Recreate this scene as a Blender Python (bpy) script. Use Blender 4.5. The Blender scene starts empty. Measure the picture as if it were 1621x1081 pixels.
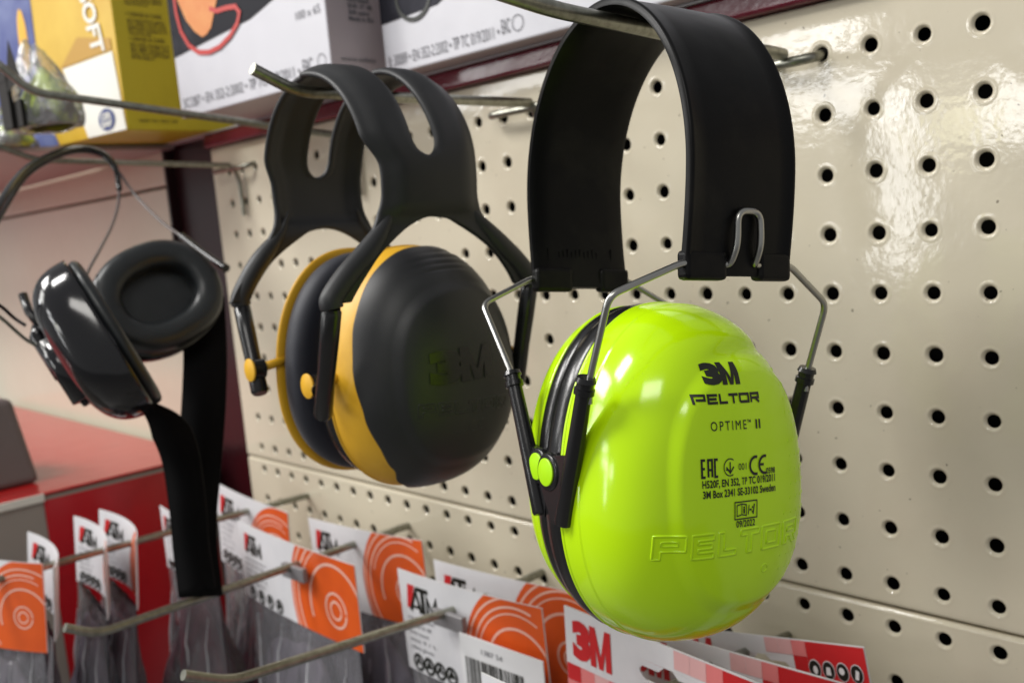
import bpy, bmesh, math, random
from mathutils import Vector, Matrix
from mathutils.bvhtree import BVHTree
random.seed(7)
SC = bpy.context.scene
COL = SC.collection
R = math.radians

# ------------------------------------------------------------------ camera
RX = Vector((0.68245, 0.72578, -0.08666)); RY = Vector((0.0311, -0.14728, -0.98861)); RZ = Vector((-0.73027, 0.67198, -0.12308))
CAMP = Vector((0.17416, -0.4457, 0.05055)); FPX = 1564.0
cam = bpy.data.cameras.new('camera'); camo = bpy.data.objects.new('camera', cam); COL.objects.link(camo)
camo.matrix_world = Matrix(((RX.x, -RY.x, -RZ.x, CAMP.x), (RX.y, -RY.y, -RZ.y, CAMP.y), (RX.z, -RY.z, -RZ.z, CAMP.z), (0, 0, 0, 1)))
cam.sensor_width = 36; cam.lens = FPX / 1621 * 36
cam.clip_start = 0.01; cam.clip_end = 60
cam.dof.use_dof = True; cam.dof.focus_distance = 0.325; cam.dof.aperture_fstop = 15
SC.camera = camo

# ------------------------------------------------------------------ world + lamps
wd = bpy.data.worlds.new("World"); SC.world = wd; wd.use_nodes = True
wn = wd.node_tree; wn.nodes['Background'].inputs[0].default_value = (0.86, 0.86, 0.86, 1)
wn.nodes['Background'].inputs[1].default_value = 0.36
SC.view_settings.view_transform = 'Standard'; SC.view_settings.look = 'None'
SC.view_settings.exposure = 0.0; SC.view_settings.gamma = 1; SC.view_settings.use_curve_mapping = False

def lamp(name, loc, target, sx, sy, power, color=(1, 1, 1)):
    l = bpy.data.lights.new(name, 'AREA'); l.shape = 'RECTANGLE'; l.size = sx; l.size_y = sy
    l.energy = power; l.color = color
    o = bpy.data.objects.new(name, l); COL.objects.link(o); o.location = loc
    o.rotation_euler = (Vector(target) - Vector(loc)).to_track_quat('-Z', 'Y').to_euler()
    return o
lamp('ceiling_lamp', (-0.9, -1.0, 1.35), (-0.2, -0.1, 0.0), 0.30, 0.45, 17, (1, 0.98, 0.95))
lamp('ceiling_lamp', (0.6, -1.5, 1.5), (-0.1, 0, 0), 0.9, 0.35, 10, (1, 0.97, 0.92))
lamp('ceiling_lamp', (-2.2, -1.4, 1.5), (-0.9, 0, 0), 0.9, 0.5, 34, (1, 0.98, 0.95))
def refl_lamp(px, py, dist, sx, sy, power, color=(1, 1, 1)):
    # a store lamp at the place whose mirror image in the board plane is seen along this direction
    d = RX * ((px - 810.5) / FPX) + RY * ((py - 540.5) / FPX) + RZ
    P = CAMP + d * (-CAMP.y / d.y)
    dr = Vector((d.x, -d.y, d.z)).normalized()
    return lamp('area_lamp', P + dr * dist, P, sx, sy, power, color)
refl_lamp(1285, 50, 3.0, 0.34, 0.11, 2.0)
refl_lamp(1325, 160, 3.0, 0.36, 0.13, 1.9)
refl_lamp(1420, 275, 3.0, 0.11, 0.58, 2.6)
refl_lamp(1612, 165, 3.0, 0.17, 0.20, 1.5)
refl_lamp(1515, 195, 3.0, 0.15, 0.15, 0.55, (1, 0.95, 0.6))
refl_lamp(730, 118, 3.0, 0.16, 0.20, 2.2)
lamp('area_lamp', (-1.9, -1.7, .8), (-1.0, 0, .1), .5, .5, 7, (1, .98, .94))  # added fill light, brightens the neighbouring bay under its shelf

# ------------------------------------------------------------------ helpers
def at(px, py, depth):
    return CAMP + (RX * ((px - 810.5) / FPX) + RY * ((py - 540.5) / FPX) + RZ) * depth
def on(px, py, axis, val):
    d = RX * ((px - 810.5) / FPX) + RY * ((py - 540.5) / FPX) + RZ
    return CAMP + d * ((val - CAMP[axis]) / d[axis])

def tag(o, label=None, cat=None, group=None, kind=None):
    if label: o['label'] = label
    if cat: o['category'] = cat
    if group: o['group'] = group
    if kind: o['kind'] = kind
    return o
def empty(name, M, label, cat, group=None):
    o = bpy.data.objects.new(name, None); COL.objects.link(o); o.empty_display_size = 0.01
    o.matrix_world = M if isinstance(M, Matrix) else Matrix.Translation(M)
    return tag(o, label, cat, group)
def mk(name, V, F, mat, parent=None, smooth=True, mats=None, fm=None):
    me = bpy.data.meshes.new(name); me.from_pydata([tuple(v) for v in V], [], F); me.validate(); me.update()
    bm = bmesh.new(); bm.from_mesh(me); bmesh.ops.recalc_face_normals(bm, faces=bm.faces); bm.to_mesh(me); bm.free()
    me.materials.append(mat)
    if smooth: me.polygons.foreach_set('use_smooth', [True] * len(me.polygons))
    o = bpy.data.objects.new(name, me); COL.objects.link(o)
    if parent: o.parent = parent
    return o
def autosm(o, ang=35):
    me = o.data
    bm = bmesh.new(); bm.from_mesh(me)
    for e in bm.edges:
        e.smooth = not (len(e.link_faces) == 2 and e.calc_face_angle(0) > R(ang))
    bm.to_mesh(me); bm.free()
    return o
def bevel(o, w, seg=3, ang=30):
    m = o.modifiers.new('bevel', 'BEVEL'); m.width = w; m.segments = seg; m.limit_method = 'ANGLE'; m.angle_limit = R(ang)
    m.harden_normals = False
    return o
def join(parts):
    V = []; F = []
    for v, f in parts:
        n = len(V); V += list(v); F += [[i + n for i in q] for q in f]
    return V, F
def box(x0, x1, y0, y1, z0, z1):
    V = [(x, y, z) for x in (x0, x1) for y in (y0, y1) for z in (z0, z1)]
    return V, [[0, 1, 3, 2], [4, 6, 7, 5], [0, 4, 5, 1], [2, 3, 7, 6], [0, 2, 6, 4], [1, 5, 7, 3]]
def catmull(P, n=8):
    P = [Vector(p) for p in P]
    if len(P) < 3: return P
    Q = [2 * P[0] - P[1]] + P + [2 * P[-1] - P[-2]]; out = []
    for i in range(1, len(Q) - 2):
        a, b, c, d = Q[i - 1:i + 3]
        for k in range(n):
            t = k / n
            out.append(0.5 * ((2 * b) + (c - a) * t + (2 * a - 5 * b + 4 * c - d) * t * t + (3 * b - a - 3 * c + d) * t ** 3))
    out.append(P[-1]); return out
def roundcorners(P, r, n=5):
    P = [Vector(p) for p in P]; out = [P[0]]
    for i in range(1, len(P) - 1):
        a, b, c = P[i - 1:i + 2]
        ra = min(r, (a - b).length * .45); rc = min(r, (c - b).length * .45)
        s = b + (a - b).normalized() * ra; e = b + (c - b).normalized() * rc
        for k in range(n + 1):
            t = k / n; out.append(s * (1 - t) ** 2 + b * 2 * t * (1 - t) + e * t * t)
    out.append(P[-1]); return out
def sweep(P, rad, n=14, cap=True, sx=1.0, sy=1.0, up=None, closed=False):
    P = [Vector(p) for p in P]; m = len(P); V = []; F = []
    T = [(P[min(i + 1, m - 1)] - P[max(i - 1, 0)]).normalized() for i in range(m)]
    if closed: T = [(P[(i + 1) % m] - P[i - 1]).normalized() for i in range(m)]
    u = Vector(up) if up else (Vector((0, 0, 1)) if abs(T[0].z) < .9 else Vector((1, 0, 0)))
    u = (u - T[0] * u.dot(T[0])).normalized()
    for i in range(m):
        u = (u - T[i] * u.dot(T[i])).normalized(); w = T[i].cross(u)
        r = rad(i / (m - 1)) if callable(rad) else rad
        for k in range(n):
            a = 2 * math.pi * k / n
            V.append(P[i] + u * math.cos(a) * r * sx + w * math.sin(a) * r * sy)
    for i in range(m if closed else m - 1):
        for k in range(n):
            j = (i + 1) % m
            F.append([i * n + k, i * n + (k + 1) % n, j * n + (k + 1) % n, j * n + k])
    if cap and not closed:
        F.append(list(range(n))[::-1]); F.append(list(range((m - 1) * n, m * n)))
    return V, F
def tube(name, P, r, mat, parent=None, **k):
    return autosm(mk(name, *sweep(P, r, **k), mat, parent), 50)
def disc(c, ax, r, th, bulge=0.0, n=28, rings=4, sx=1.0):
    """low round button: axis ax, radius r"""
    c = Vector(c); ax = Vector(ax).normalized(); u = ax.orthogonal().normalized(); w = ax.cross(u); V = []; F = []
    prof = [(1.0, 0)] + [(1.0, th * .75), (.96, th * .92), (.9, th)] + [(.9 * (1 - k / rings), th + bulge * (1 - (1 - k / rings) ** 2)) for k in range(1, rings)]
    for pr, h in prof:
        for k in range(n):
            a = 2 * math.pi * k / n; V.append(c + ax * h + (u * math.cos(a) + w * math.sin(a)) * r * pr)
    V.append(c + ax * (th + bulge))
    for i in range(len(prof) - 1):
        for k in range(n): F.append([i * n + k, i * n + (k + 1) % n, (i + 1) * n + (k + 1) % n, (i + 1) * n + k])
    b = (len(prof) - 1) * n
    for k in range(n): F.append([b + k, b + (k + 1) % n, len(V) - 1])
    F.append(list(range(n))[::-1])
    return V, F

# ------------------------------------------------------------------ materials
def mat(name, col, rough=.5, metal=0.0, spec=.5, coat=0.0, bump=None, var=None, sss=0.0, coatr=.05, sheen=0, specks=None):
    m = bpy.data.materials.new(name); m.use_nodes = True; nt = m.node_tree; b = nt.nodes['Principled BSDF']
    b.inputs['Base Color'].default_value = (*col, 1); b.inputs['Roughness'].default_value = rough
    b.inputs['Metallic'].default_value = metal; b.inputs['Specular IOR Level'].default_value = spec
    b.inputs['Coat Weight'].default_value = coat; b.inputs['Coat Roughness'].default_value = coatr
    if sheen: b.inputs['Sheen Weight'].default_value = sheen
    tc = nt.nodes.new('ShaderNodeTexCoord')
    if bump:
        prev = None
        for sc, st, det in bump:
            n = nt.nodes.new('ShaderNodeTexNoise'); n.inputs['Scale'].default_value = sc; n.inputs['Detail'].default_value = det
            nt.links.new(tc.outputs['Object'], n.inputs['Vector'])
            bp = nt.nodes.new('ShaderNodeBump'); bp.inputs['Strength'].default_value = 1.0; bp.inputs['Distance'].default_value = st
            nt.links.new(n.outputs['Fac'], bp.inputs['Height'])
            if prev: nt.links.new(prev.outputs['Normal'], bp.inputs['Normal'])
            prev = bp
        nt.links.new(prev.outputs['Normal'], b.inputs['Normal'])
        if coat: nt.links.new(prev.outputs['Normal'], b.inputs['Coat Normal'])
    if var:
        col2, sc, lo, hi = var
        n = nt.nodes.new('ShaderNodeTexNoise'); n.inputs['Scale'].default_value = sc; n.inputs['Detail'].default_value = 6; n.inputs['Roughness'].default_value = .6
        nt.links.new(tc.outputs['Object'], n.inputs['Vector'])
        mr = nt.nodes.new('ShaderNodeMapRange'); mr.inputs['From Min'].default_value = lo; mr.inputs['From Max'].default_value = hi
        nt.links.new(n.outputs['Fac'], mr.inputs['Value'])
        mx = nt.nodes.new('ShaderNodeMix'); mx.data_type = 'RGBA'; mx.inputs[6].default_value = (*col, 1); mx.inputs[7].default_value = (*col2, 1)
        nt.links.new(mr.outputs[0], mx.inputs[0]); nt.links.new(mx.outputs[2], b.inputs['Base Color'])
        if specks:
            sc_, thr = specks[1], specks[2]
            n2 = nt.nodes.new('ShaderNodeTexNoise'); n2.inputs['Scale'].default_value = sc_; n2.inputs['Detail'].default_value = 1
            nt.links.new(tc.outputs['Object'], n2.inputs['Vector'])
            m2 = nt.nodes.new('ShaderNodeMapRange'); m2.inputs['From Min'].default_value = thr; m2.inputs['From Max'].default_value = thr + .02; m2.inputs['To Max'].default_value = .7
            nt.links.new(n2.outputs['Fac'], m2.inputs['Value'])
            x2 = nt.nodes.new('ShaderNodeMix'); x2.data_type = 'RGBA'; x2.inputs[7].default_value = (*specks[0], 1)
            nt.links.new(m2.outputs[0], x2.inputs[0]); nt.links.new(mx.outputs[2], x2.inputs[6]); nt.links.new(x2.outputs[2], b.inputs['Base Color'])
        rr = nt.nodes.new('ShaderNodeMapRange'); rr.inputs['To Min'].default_value = rough * .9; rr.inputs['To Max'].default_value = min(1, rough * 1.2 + .03)
        nt.links.new(n.outputs['Fac'], rr.inputs['Value']); nt.links.new(rr.outputs[0], b.inputs['Roughness'])
    return m
M = dict(
    board=mat('cream_enamel', (.66, .60, .47), .075, spec=.5, bump=[(330, .000045, 1), (90, .00010, 1), (11, .0003, 0)], var=((.59, .52, .40), 9, .5, .85), specks=((.10, .08, .05), 320, .755)),
    boardl=mat('cream_enamel_smooth', (.70, .66, .53), .12, bump=[(60, .0003, 1), (9, .002, 0)], var=((.66, .60, .47), 4, .4, .8)),
    maroon=mat('maroon_enamel', (.14, .012, .026), .2, bump=[(240, .00012, 1), (40, .0004, 0)]),
    maroond=mat('dark_maroon_enamel', (.020, .002, .004), .3, bump=[(240, .0001, 1)]),
    dark=mat('cavity_black', (.008, .007, .006), .9),
    steel=mat('zinc_steel', (.34, .34, .29), .33, metal=1, bump=[(900, .00003, 3)], var=((.20, .20, .17), 260, .4, .75)),
    bright=mat('bright_steel_wire', (.42, .42, .40), .28, metal=1, bump=[(1500, .00001, 2)]),
    green=mat('lime_gloss_plastic', (.54, .88, .004), .13, spec=.5, bump=[(900, .000012, 2), (30, .0003, 0)]),
    greenm=mat('lime_plastic', (.45, .86, .004), .3),
    ink=mat('black_ink', (.008, .010, .006), .45),
    band=mat('black_vinyl_band', (.003, .003, .0034), .36, spec=.18, bump=[(1400, .00003, 3), (60, .0004, 1)], var=((.014, .013, .011), 35, .52, .8)),
    blk=mat('black_plastic', (.010, .010, .011), .25, bump=[(700, .00002, 2)]),
    cush=mat('black_cushion_vinyl', (.010, .010, .011), .24, bump=[(900, .00003, 2), (70, .0006, 1)]),
    foam=mat('navy_cushion', (.010, .012, .022), .6, bump=[(1200, .00004, 3), (50, .0008, 1)], sheen=.15),
    ygray=mat('charcoal_rubber', (.016, .017, .019), .47, bump=[(1600, .00003, 3), (40, .0003, 1)], var=((.024, .024, .025), 40, .5, .8)),
    cap=mat('charcoal_cap', (.015, .016, .018), .42, bump=[(1500, .00002, 3), (30, .0003, 0)], var=((.022, .022, .023), 50, .5, .8)),
    yel=mat('yellow_plastic', (.78, .43, .02), .4, bump=[(900, .00002, 2)], var=((.68, .36, .018), 70, .5, .8)),
    glossb=mat('piano_black_plastic', (.008, .008, .010), .12, spec=.6),
    leather=mat('black_leatherette', (.014, .017, .019), .36, bump=[(500, .00008, 3), (60, .001, 1)]),
    web=mat('black_webbing', (.0025, .0025, .003), .9, spec=.12, bump=[(1500, .0001, 2)]),
    white=mat('white_card', (.74, .74, .77), .4, var=((.66, .66, .70), 25, .5, .8)),
    whitef=mat('white_carton', (.60, .60, .65), .32, bump=[(30, .0006, 1)], var=((.54, .54, .59), 14, .5, .8)),
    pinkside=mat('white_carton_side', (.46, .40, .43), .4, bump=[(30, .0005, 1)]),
    ybox=mat('golden_carton', (.60, .37, .02), .35, var=((.70, .48, .05), 12, .4, .7)),
    ysid=mat('mustard_carton_side', (.58, .48, .02), .4, var=((.50, .41, .015), 20, .5, .8)),
    blue=mat('printed_blue', (.045, .065, .24), .4, var=((.16, .20, .38), 18, .45, .75)),
    dimg=mat('printed_dark_picture', (.012, .012, .018), .5, spec=.12, var=((.06, .06, .08), 10, .5, .75)),
    orangeg=mat('printed_orange_plug', (.62, .19, .035), .4, var=((.70, .30, .08), 40, .4, .7)),
    redc=mat('printed_red_cord', (.50, .022, .015), .4),
    navy=mat('printed_navy', (.03, .05, .20), .4),
    greyink=mat('grey_ink', (.16, .16, .18), .5),
    darkyink=mat('brown_ink', (.13, .10, .02), .5),
    palew=mat('printed_white', (.80, .80, .74), .4),
    orange=mat('orange_print', (.78, .115, .015), .33, var=((.66, .085, .012), 30, .45, .8)),
    pale=mat('pale_line_print', (.90, .55, .45), .35),
    red=mat('red_print', (.60, .018, .022), .35, var=((.52, .014, .018), 40, .5, .8)),
    pink=mat('pink_print', (.78, .22, .22), .35), pink2=mat('light_pink_print', (.78, .45, .45), .35),
    redbox=mat('red_box_paint', (.52, .008, .016), .22, bump=[(20, .0006, 1)], var=((.34, .006, .012), 14, .45, .8)),
    redtop=mat('glossy_red_box_top', (.42, .016, .016), .20, coat=.25, bump=[(40, .0005, 1)], var=((.40, .10, .08), 16, .56, .82)),
    greybox=mat('warm_grey_panel', (.33, .30, .27), .4, bump=[(20, .0006, 1)]),
    greyobj=mat('grey_moulded_plastic', (.13, .11, .11), .35, bump=[(80, .0006, 1)]),
    glove=mat('maroon_glove', (.20, .02, .05), .6, bump=[(700, .0002, 2), (60, .002, 1)]),
    gloveg=mat('grey_lilac_glove', (.40, .35, .42), .6, bump=[(500, .0002, 2), (60, .002, 1)]),
    hivis=mat('hivis_fabric', (.55, .72, .06), .5, bump=[(80, .003, 2)], var=((.16, .18, .12), 45, .45, .6)),
    label=mat('paper_label', (.78, .78, .80), .5),
    blade=mat('grey_label_holder', (.22, .21, .22), .3),
    mauve=mat('mauve_shelf', (.34, .26, .27), .35), gold=mat('gold_edge', (.48, .26, .02), .4),
)
M['glint'] = mat('painted_glint_white', (.60, .60, .64), .15)  # pale colour stands for highlights on the bag film
def plastic_film(name, ior, dif):
    m = bpy.data.materials.new(name); m.use_nodes = True; nt = m.node_tree; nt.nodes.remove(nt.nodes['Principled BSDF'])
    out = nt.nodes['Material Output']
    tr = nt.nodes.new('ShaderNodeBsdfTransparent'); tr.inputs[0].default_value = (.90, .89, .92, 1)
    gl = nt.nodes.new('ShaderNodeBsdfGlossy'); gl.inputs['Roughness'].default_value = .09
    df = nt.nodes.new('ShaderNodeBsdfDiffuse'); df.inputs[0].default_value = (.72, .72, .78, 1)
    fr = nt.nodes.new('ShaderNodeFresnel'); fr.inputs[0].default_value = ior
    tc = nt.nodes.new('ShaderNodeTexCoord'); n = nt.nodes.new('ShaderNodeTexNoise'); n.inputs['Scale'].default_value = 70; n.inputs['Detail'].default_value = 3
    mp = nt.nodes.new('ShaderNodeMapping'); mp.inputs['Scale'].default_value = (1, 1, .3)
    nt.links.new(tc.outputs['Object'], mp.inputs[0]); nt.links.new(mp.outputs[0], n.inputs['Vector'])
    bp = nt.nodes.new('ShaderNodeBump'); bp.inputs['Distance'].default_value = .006; bp.inputs['Strength'].default_value = 1
    nt.links.new(n.outputs['Fac'], bp.inputs['Height'])
    for s in (gl, fr): nt.links.new(bp.outputs[0], s.inputs['Normal'])
    m1 = nt.nodes.new('ShaderNodeMixShader'); m1.inputs[0].default_value = dif
    nt.links.new(tr.outputs[0], m1.inputs[1]); nt.links.new(df.outputs[0], m1.inputs[2])
    m2 = nt.nodes.new('ShaderNodeMixShader'); nt.links.new(fr.outputs[0], m2.inputs[0])
    nt.links.new(m1.outputs[0], m2.inputs[1]); nt.links.new(gl.outputs[0], m2.inputs[2])
    nt.links.new(m2.outputs[0], out.inputs['Surface'])
    return m
M['film'] = plastic_film('clear_film', 1.75, .17)
M['film_soft'] = plastic_film('crumpled_film', 1.33, .22)

# ------------------------------------------------------------------ lettering
def text2d(s, h, bold=0.0, sx=1.0, space=1.0, align='LEFT'):
    c = bpy.data.curves.new('t', 'FONT'); c.body = s; c.size = 1.0; c.offset = bold; c.space_character = space; c.resolution_u = 3
    o = bpy.data.objects.new('t', c); COL.objects.link(o)
    dg = bpy.context.evaluated_depsgraph_get(); me = bpy.data.meshes.new_from_object(o.evaluated_get(dg))
    V = [(v.co.x, v.co.y) for v in me.vertices]; F = [list(p.vertices) for p in me.polygons]
    bpy.data.objects.remove(o); bpy.data.curves.remove(c); bpy.data.meshes.remove(me)
    k = h / 0.70
    V = [(x * k * sx, y * k) for x, y in V]
    x0 = min(v[0] for v in V); x1 = max(v[0] for v in V)
    sh = -x0 if align == 'LEFT' else -(x0 + x1) / 2
    return [(x + sh, y) for x, y in V], F
def fit_text(s, x0, x1, y0, h, bold=0.0, space=1.0):
    if 'TP' in s:                       # set the T and the P apart so they never touch
        a, b = s.split('TP', 1); seg = [(a.rstrip(), .35), ('T', .10), ('P', .30), (b.strip(), 0)]; ms = []
        for t, g in seg:
            V, F = {'T': lambda: join([rect2(0, .60, .46, .70), rect2(.17, 0, .29, .60)]), 'P': lambda: join([rect2(0, 0, .12, .70), rect2(.12, .60, .36, .70), rect2(.12, .30, .36, .39), rect2(.28, .39, .40, .60)])}.get(t, lambda: text2d(t, .7, bold, 1.0, space))()
            ms.append((V, F, max(v[0] for v in V), g))
        tot = sum(m[2] + m[3] for m in ms); k = (x1 - x0) / tot; x = x0; out = []
        for V, F, w, g in ms:
            out.append(([(x + p * k, y0 + q * h / .7) for p, q in V], F)); x += (w + g) * k
        return join(out)
    V, F = text2d(s, h, bold, 1.0, space); w = max(v[0] for v in V)
    k = (x1 - x0) / w
    return [(x0 + x * k, y0 + y) for x, y in V], F
def rect2(x0, y0, x1, y1): return [(x0, y0), (x1, y0), (x1, y1), (x0, y1)], [[0, 1, 2, 3]]
def stroke2(P, w, closed=False):
    """flat ribbon of width w along a 2D polyline, mitred"""
    n = len(P); V = []; F = []
    for i in range(n):
        a = P[i - 1] if (i or closed) else P[0]; b = P[(i + 1) % n] if (i < n - 1 or closed) else P[-1]
        c = P[i]
        d1 = Vector((c[0] - a[0], c[1] - a[1])); d2 = Vector((b[0] - c[0], b[1] - c[1]))
        if d1.length < 1e-9: d1 = d2
        if d2.length < 1e-9: d2 = d1
        d1.normalize(); d2.normalize(); n1 = Vector((-d1.y, d1.x)); n2 = Vector((-d2.y, d2.x)); m = (n1 + n2)
        if m.length < 1e-6: m = n1
        m.normalize(); k = min(1.6, 1 / max(.4, m.dot(n1))) * w / 2
        V += [(c[0] + m.x * k, c[1] + m.y * k), (c[0] - m.x * k, c[1] - m.y * k)]
    for i in range(n if closed else n - 1):
        j = (i + 1) % n; F.append([2 * i, 2 * i + 1, 2 * j + 1, 2 * j])
    return V, F
def circ(cx, cy, rx, ry=None, a0=0, a1=360, n=28):
    ry = ry or rx
    return [(cx + rx * math.cos(R(a0 + (a1 - a0) * k / n)), cy + ry * math.sin(R(a0 + (a1 - a0) * k / n))) for k in range(n + (0 if a1 - a0 == 360 else 1))]
def fill2(P): return list(P), [list(range(len(P)))]
# wide squared letters (height 1), strokes as centre lines
GL = {
 'P': (1.35, [[(0.12, 0), (0.12, .62), (0.12, .88), (1.2, .88), (1.2, .42), (.36, .42)]]),
 'E': (1.2, [[(1.15, .88), (.12, .88), (.12, .12), (1.15, .12)], [(.24, .5), (1.05, .5)]]),
 'L': (1.05, [[(.12, 1), (.12, .12), (1.0, .12)]]),
 'T': (1.15, [[(0, .88), (1.15, .88)], [(.57, .76), (.57, 0)]]),
 'O': (1.35, [[(.12, .12), (1.22, .12), (1.22, .88), (.12, .88), (.12, .12)]]),
 'R': (1.3, [[(0.12, 0), (.12, .88), (1.15, .88), (1.15, .45), (.24, .45)], [(.75, .38), (1.2, 0)]]),
}
def wide_word(word, x0, x1, y0, h, w=.22, gap=.22):
    tot = sum(GL[c][0] for c in word) + gap * (len(word) - 1); k = (x1 - x0) / tot; parts = []; x = x0
    lines = []
    for c in word:
        for pl in GL[c][1]:
            P = [(x + a * k, y0 + b * h) for a, b in pl]; lines.append(P)
            parts.append(stroke2(P, w * h))
        x += (GL[c][0] + gap) * k
    return join(parts), lines
def logo3m(x0, y0, h, w=None):
    """heavy 3 touching a heavy M, flat shapes"""
    w = w or h * 1.55
    V3, F3 = text2d('3', h, .075); a = min(v[0] for v in V3); b = max(v[0] for v in V3); c = min(v[1] for v in V3); d = max(v[1] for v in V3)
    V3 = [(x0 + (x - a) / (b - a) * w * .48, y0 + (y - c) / (d - c) * h) for x, y in V3]
    mx = x0 + w * .465
    def Q(*P): return [(mx + p * w * .535, y0 + q * h) for p, q in P], [[0, 1, 2, 3]]
    return join([(V3, F3), Q((0, 0), (.27, 0), (.27, 1), (0, 1)), Q((.73, 0), (1, 0), (1, 1), (.73, 1)),
                 Q((.27, .50), (.40, 0), (.50, .30), (.27, 1.0)), Q((.73, .50), (.73, 1.0), (.50, .30), (.60, 0)), ([(mx + .40 * w * .535, y0), (mx + .60 * w * .535, y0), (mx + .5 * w * .535, y0 + .30 * h)], [[0, 1, 2]])])

def flat(name, vf, m, parent, off, plane='xz', base=0.0):
    """2D shapes laid flat on a card front (local -y) or side (+x)"""
    V, F = vf
    if plane == 'xz': P = [(x, base - off, y) for x, y in V]
    elif plane == 'yz': P = [(base + off, x, y) for x, y in V]
    o = mk(name, P, F, m, parent, smooth=False)
    return o

# ------------------------------------------------------------------ pegboard
PX = .025; PZ = .02882
def peg_panel(name, x0, x1, z0, z1, c0, c1, rows, label, liptop, lipbot):
    V = []; F = []; N = 24
    rings = [(.0064, 0), (.0058, 0), (.0050, .00018), (.0043, .00003), (.0036, -.0007), (.0032, -.0015)]
    def quad(a, b, c, d):
        n = len(V); V.extend([a, b, c, d]); F.append([n, n + 1, n + 2, n + 3])
    for r, (zc, zt, zb) in enumerate(rows):
        for c in range(c0, c1 + 1):
            xc = c * PX + random.uniform(-.0002, .0002); zc_ = zc + random.uniform(-.0002, .0002); q_ = random.uniform(.94, 1.06); n = len(V)
            xl, xr = c * PX - PX / 2, c * PX + PX / 2
            per = []
            for s in range(4):
                for k in range(6):
                    t = k / 6
                    per.append([(xl + (xr - xl) * t, zb), (xr, zb + (zt - zb) * t), (xr - (xr - xl) * t, zt), (xl, zt - (zt - zb) * t)][s])
            for (x, z) in per: V.append((x, 0, z))
            for rr, dy in rings:
                for (x, z) in per:
                    a = math.atan2(z - zc, x - c * PX); V.append((xc + q_ * rr * math.cos(a), -dy, zc_ + q_ * rr * math.sin(a)))
            for i in range(len(rings)):
                for k in range(N):
                    F.append([n + i * N + k, n + i * N + (k + 1) % N, n + (i + 1) * N + (k + 1) % N, n + (i + 1) * N + k])
    xa, xb = c0 * PX - PX / 2, c1 * PX + PX / 2
    zt, zb = rows[0][1], rows[-1][2]
    ny = 40
    if x0 < xa: quad((x0, 0, zb), (xa, 0, zb), (xa, 0, zt), (x0, 0, zt))
    if x1 > xb: quad((xb, 0, zb), (x1, 0, zb), (x1, 0, zt), (xb, 0, zt))
    # top & bottom rolled lips
    def lip(za, zb_, sgn):
        prof = [(0, za), (0, zb_ - sgn * .0022)] + [(.0028 * (1 - math.cos(R(90 * k / 5))), zb_ - sgn * .0022 + sgn * .0022 * math.sin(R(90 * k / 5))) for k in range(1, 6)] + [(.012, zb_)]
        for i in range(len(prof) - 1):
            (ya, z_a), (yb, z_b) = prof[i], prof[i + 1]
            quad((x0, ya, z_a), (x1, ya, z_a), (x1, yb, z_b), (x0, yb, z_b))
    lip(zt, z1, 1); lip(zb, z0, -1)
    # left return
    quad((x0, 0, z0 + .003), (x0, 0, z1 - .003), (x0, .012, z1 - .003), (x0, .012, z0 + .003))
    me = bpy.data.meshes.new(name); me.from_pydata(V, [], F)
    bm = bmesh.new(); bm.from_mesh(me); bmesh.ops.remove_doubles(bm, verts=bm.verts, dist=1e-5); bmesh.ops.recalc_face_normals(bm, faces=bm.faces)
    bm.to_mesh(me); bm.free(); me.polygons.foreach_set('use_smooth', [True] * len(me.polygons)); me.materials.append(M['board'])
    o = bpy.data.objects.new(name, me); COL.objects.link(o); autosm(o, 40)
    return tag(o, label, 'pegboard', 'cream pegboard panels')
rowsA = []
for r in range(0, 10):
    z = (4 - r) * PZ; rowsA.append((z, z + PZ / 2 if r else z + .012, z - PZ / 2 if r < 9 else z - .0074))
peg_panel('pegboard', -.7045, .30, -.1555, .1395, -27, 10, rowsA, 'cream perforated metal panel behind the two ear defenders', 1, 1)
rowsB = []
for r in range(0, 7):
    z = -.1661 - r * PZ; rowsB.append((z, z + (PZ / 2 if r else .0069), z - PZ / 2))
peg_panel('pegboard', -.7045, .30, rowsB[-1][2] - .006, -.1568, -27, 10, rowsB, 'lower cream perforated panel behind the packets, under the long seam', 1, 1)
bk = mk('pegboard_backing', *box(-2.6, .30, .031, .035, -.42, .139), M['dark']); tag(bk, 'dark cavity wall seen through the pegboard holes', 'backing')
# ------------------------------------------------------------------ gondola frame
b = mk('shelf_rail', *box(-.7045, .35, -.0065, .03, .1397, .1520), M['maroon'], smooth=False); bevel(b, .002)
tag(b, 'glossy maroon steel rail running above the cream pegboard', 'rail')
b = mk('gondola_upright', *join([box(-.80, -.7065, .006, .03, -.6, .60), box(-.803, -.7985, -.004, .03, -.6, .60)]), M['maroond'], smooth=False); bevel(b, .001)
tag(b, 'dark maroon upright post left of the cream pegboard', 'upright')
b = mk('back_panel', *join([box(-2.6, -.804, .004, .02, .1150, .40), box(-2.6, -.804, .004, .02, -.1755, .1125)]), M['boardl'], smooth=False); bevel(b, .002)
tag(b, 'plain glossy cream back panel of the neighbouring bay', 'panel')
b = mk('base_panel', *box(-2.6, -.804, .004, .02, -.8, -.1765), M['boardl'], smooth=False); tag(b, 'lower cream panel behind the red box in the neighbouring bay', 'panel')
b = mk('shelf', *box(-.90, .30, -.0075, .25, .1522, .1532), M['whitef'], smooth=False); tag(b, 'shelf plate on the maroon rail under the white cartons', 'shelf')
b = mk('shelf', *box(-1.9, -.78, -.175, .0, .1480, .1520), M['mauve'], smooth=False); tag(b, 'mauve shelf with gold front edge at the top left', 'shelf')
mk('shelf_edge', *box(-1.9, -.78, -.178, -.1752, .1465, .1530), M['gold'], b, smooth=False)
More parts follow.
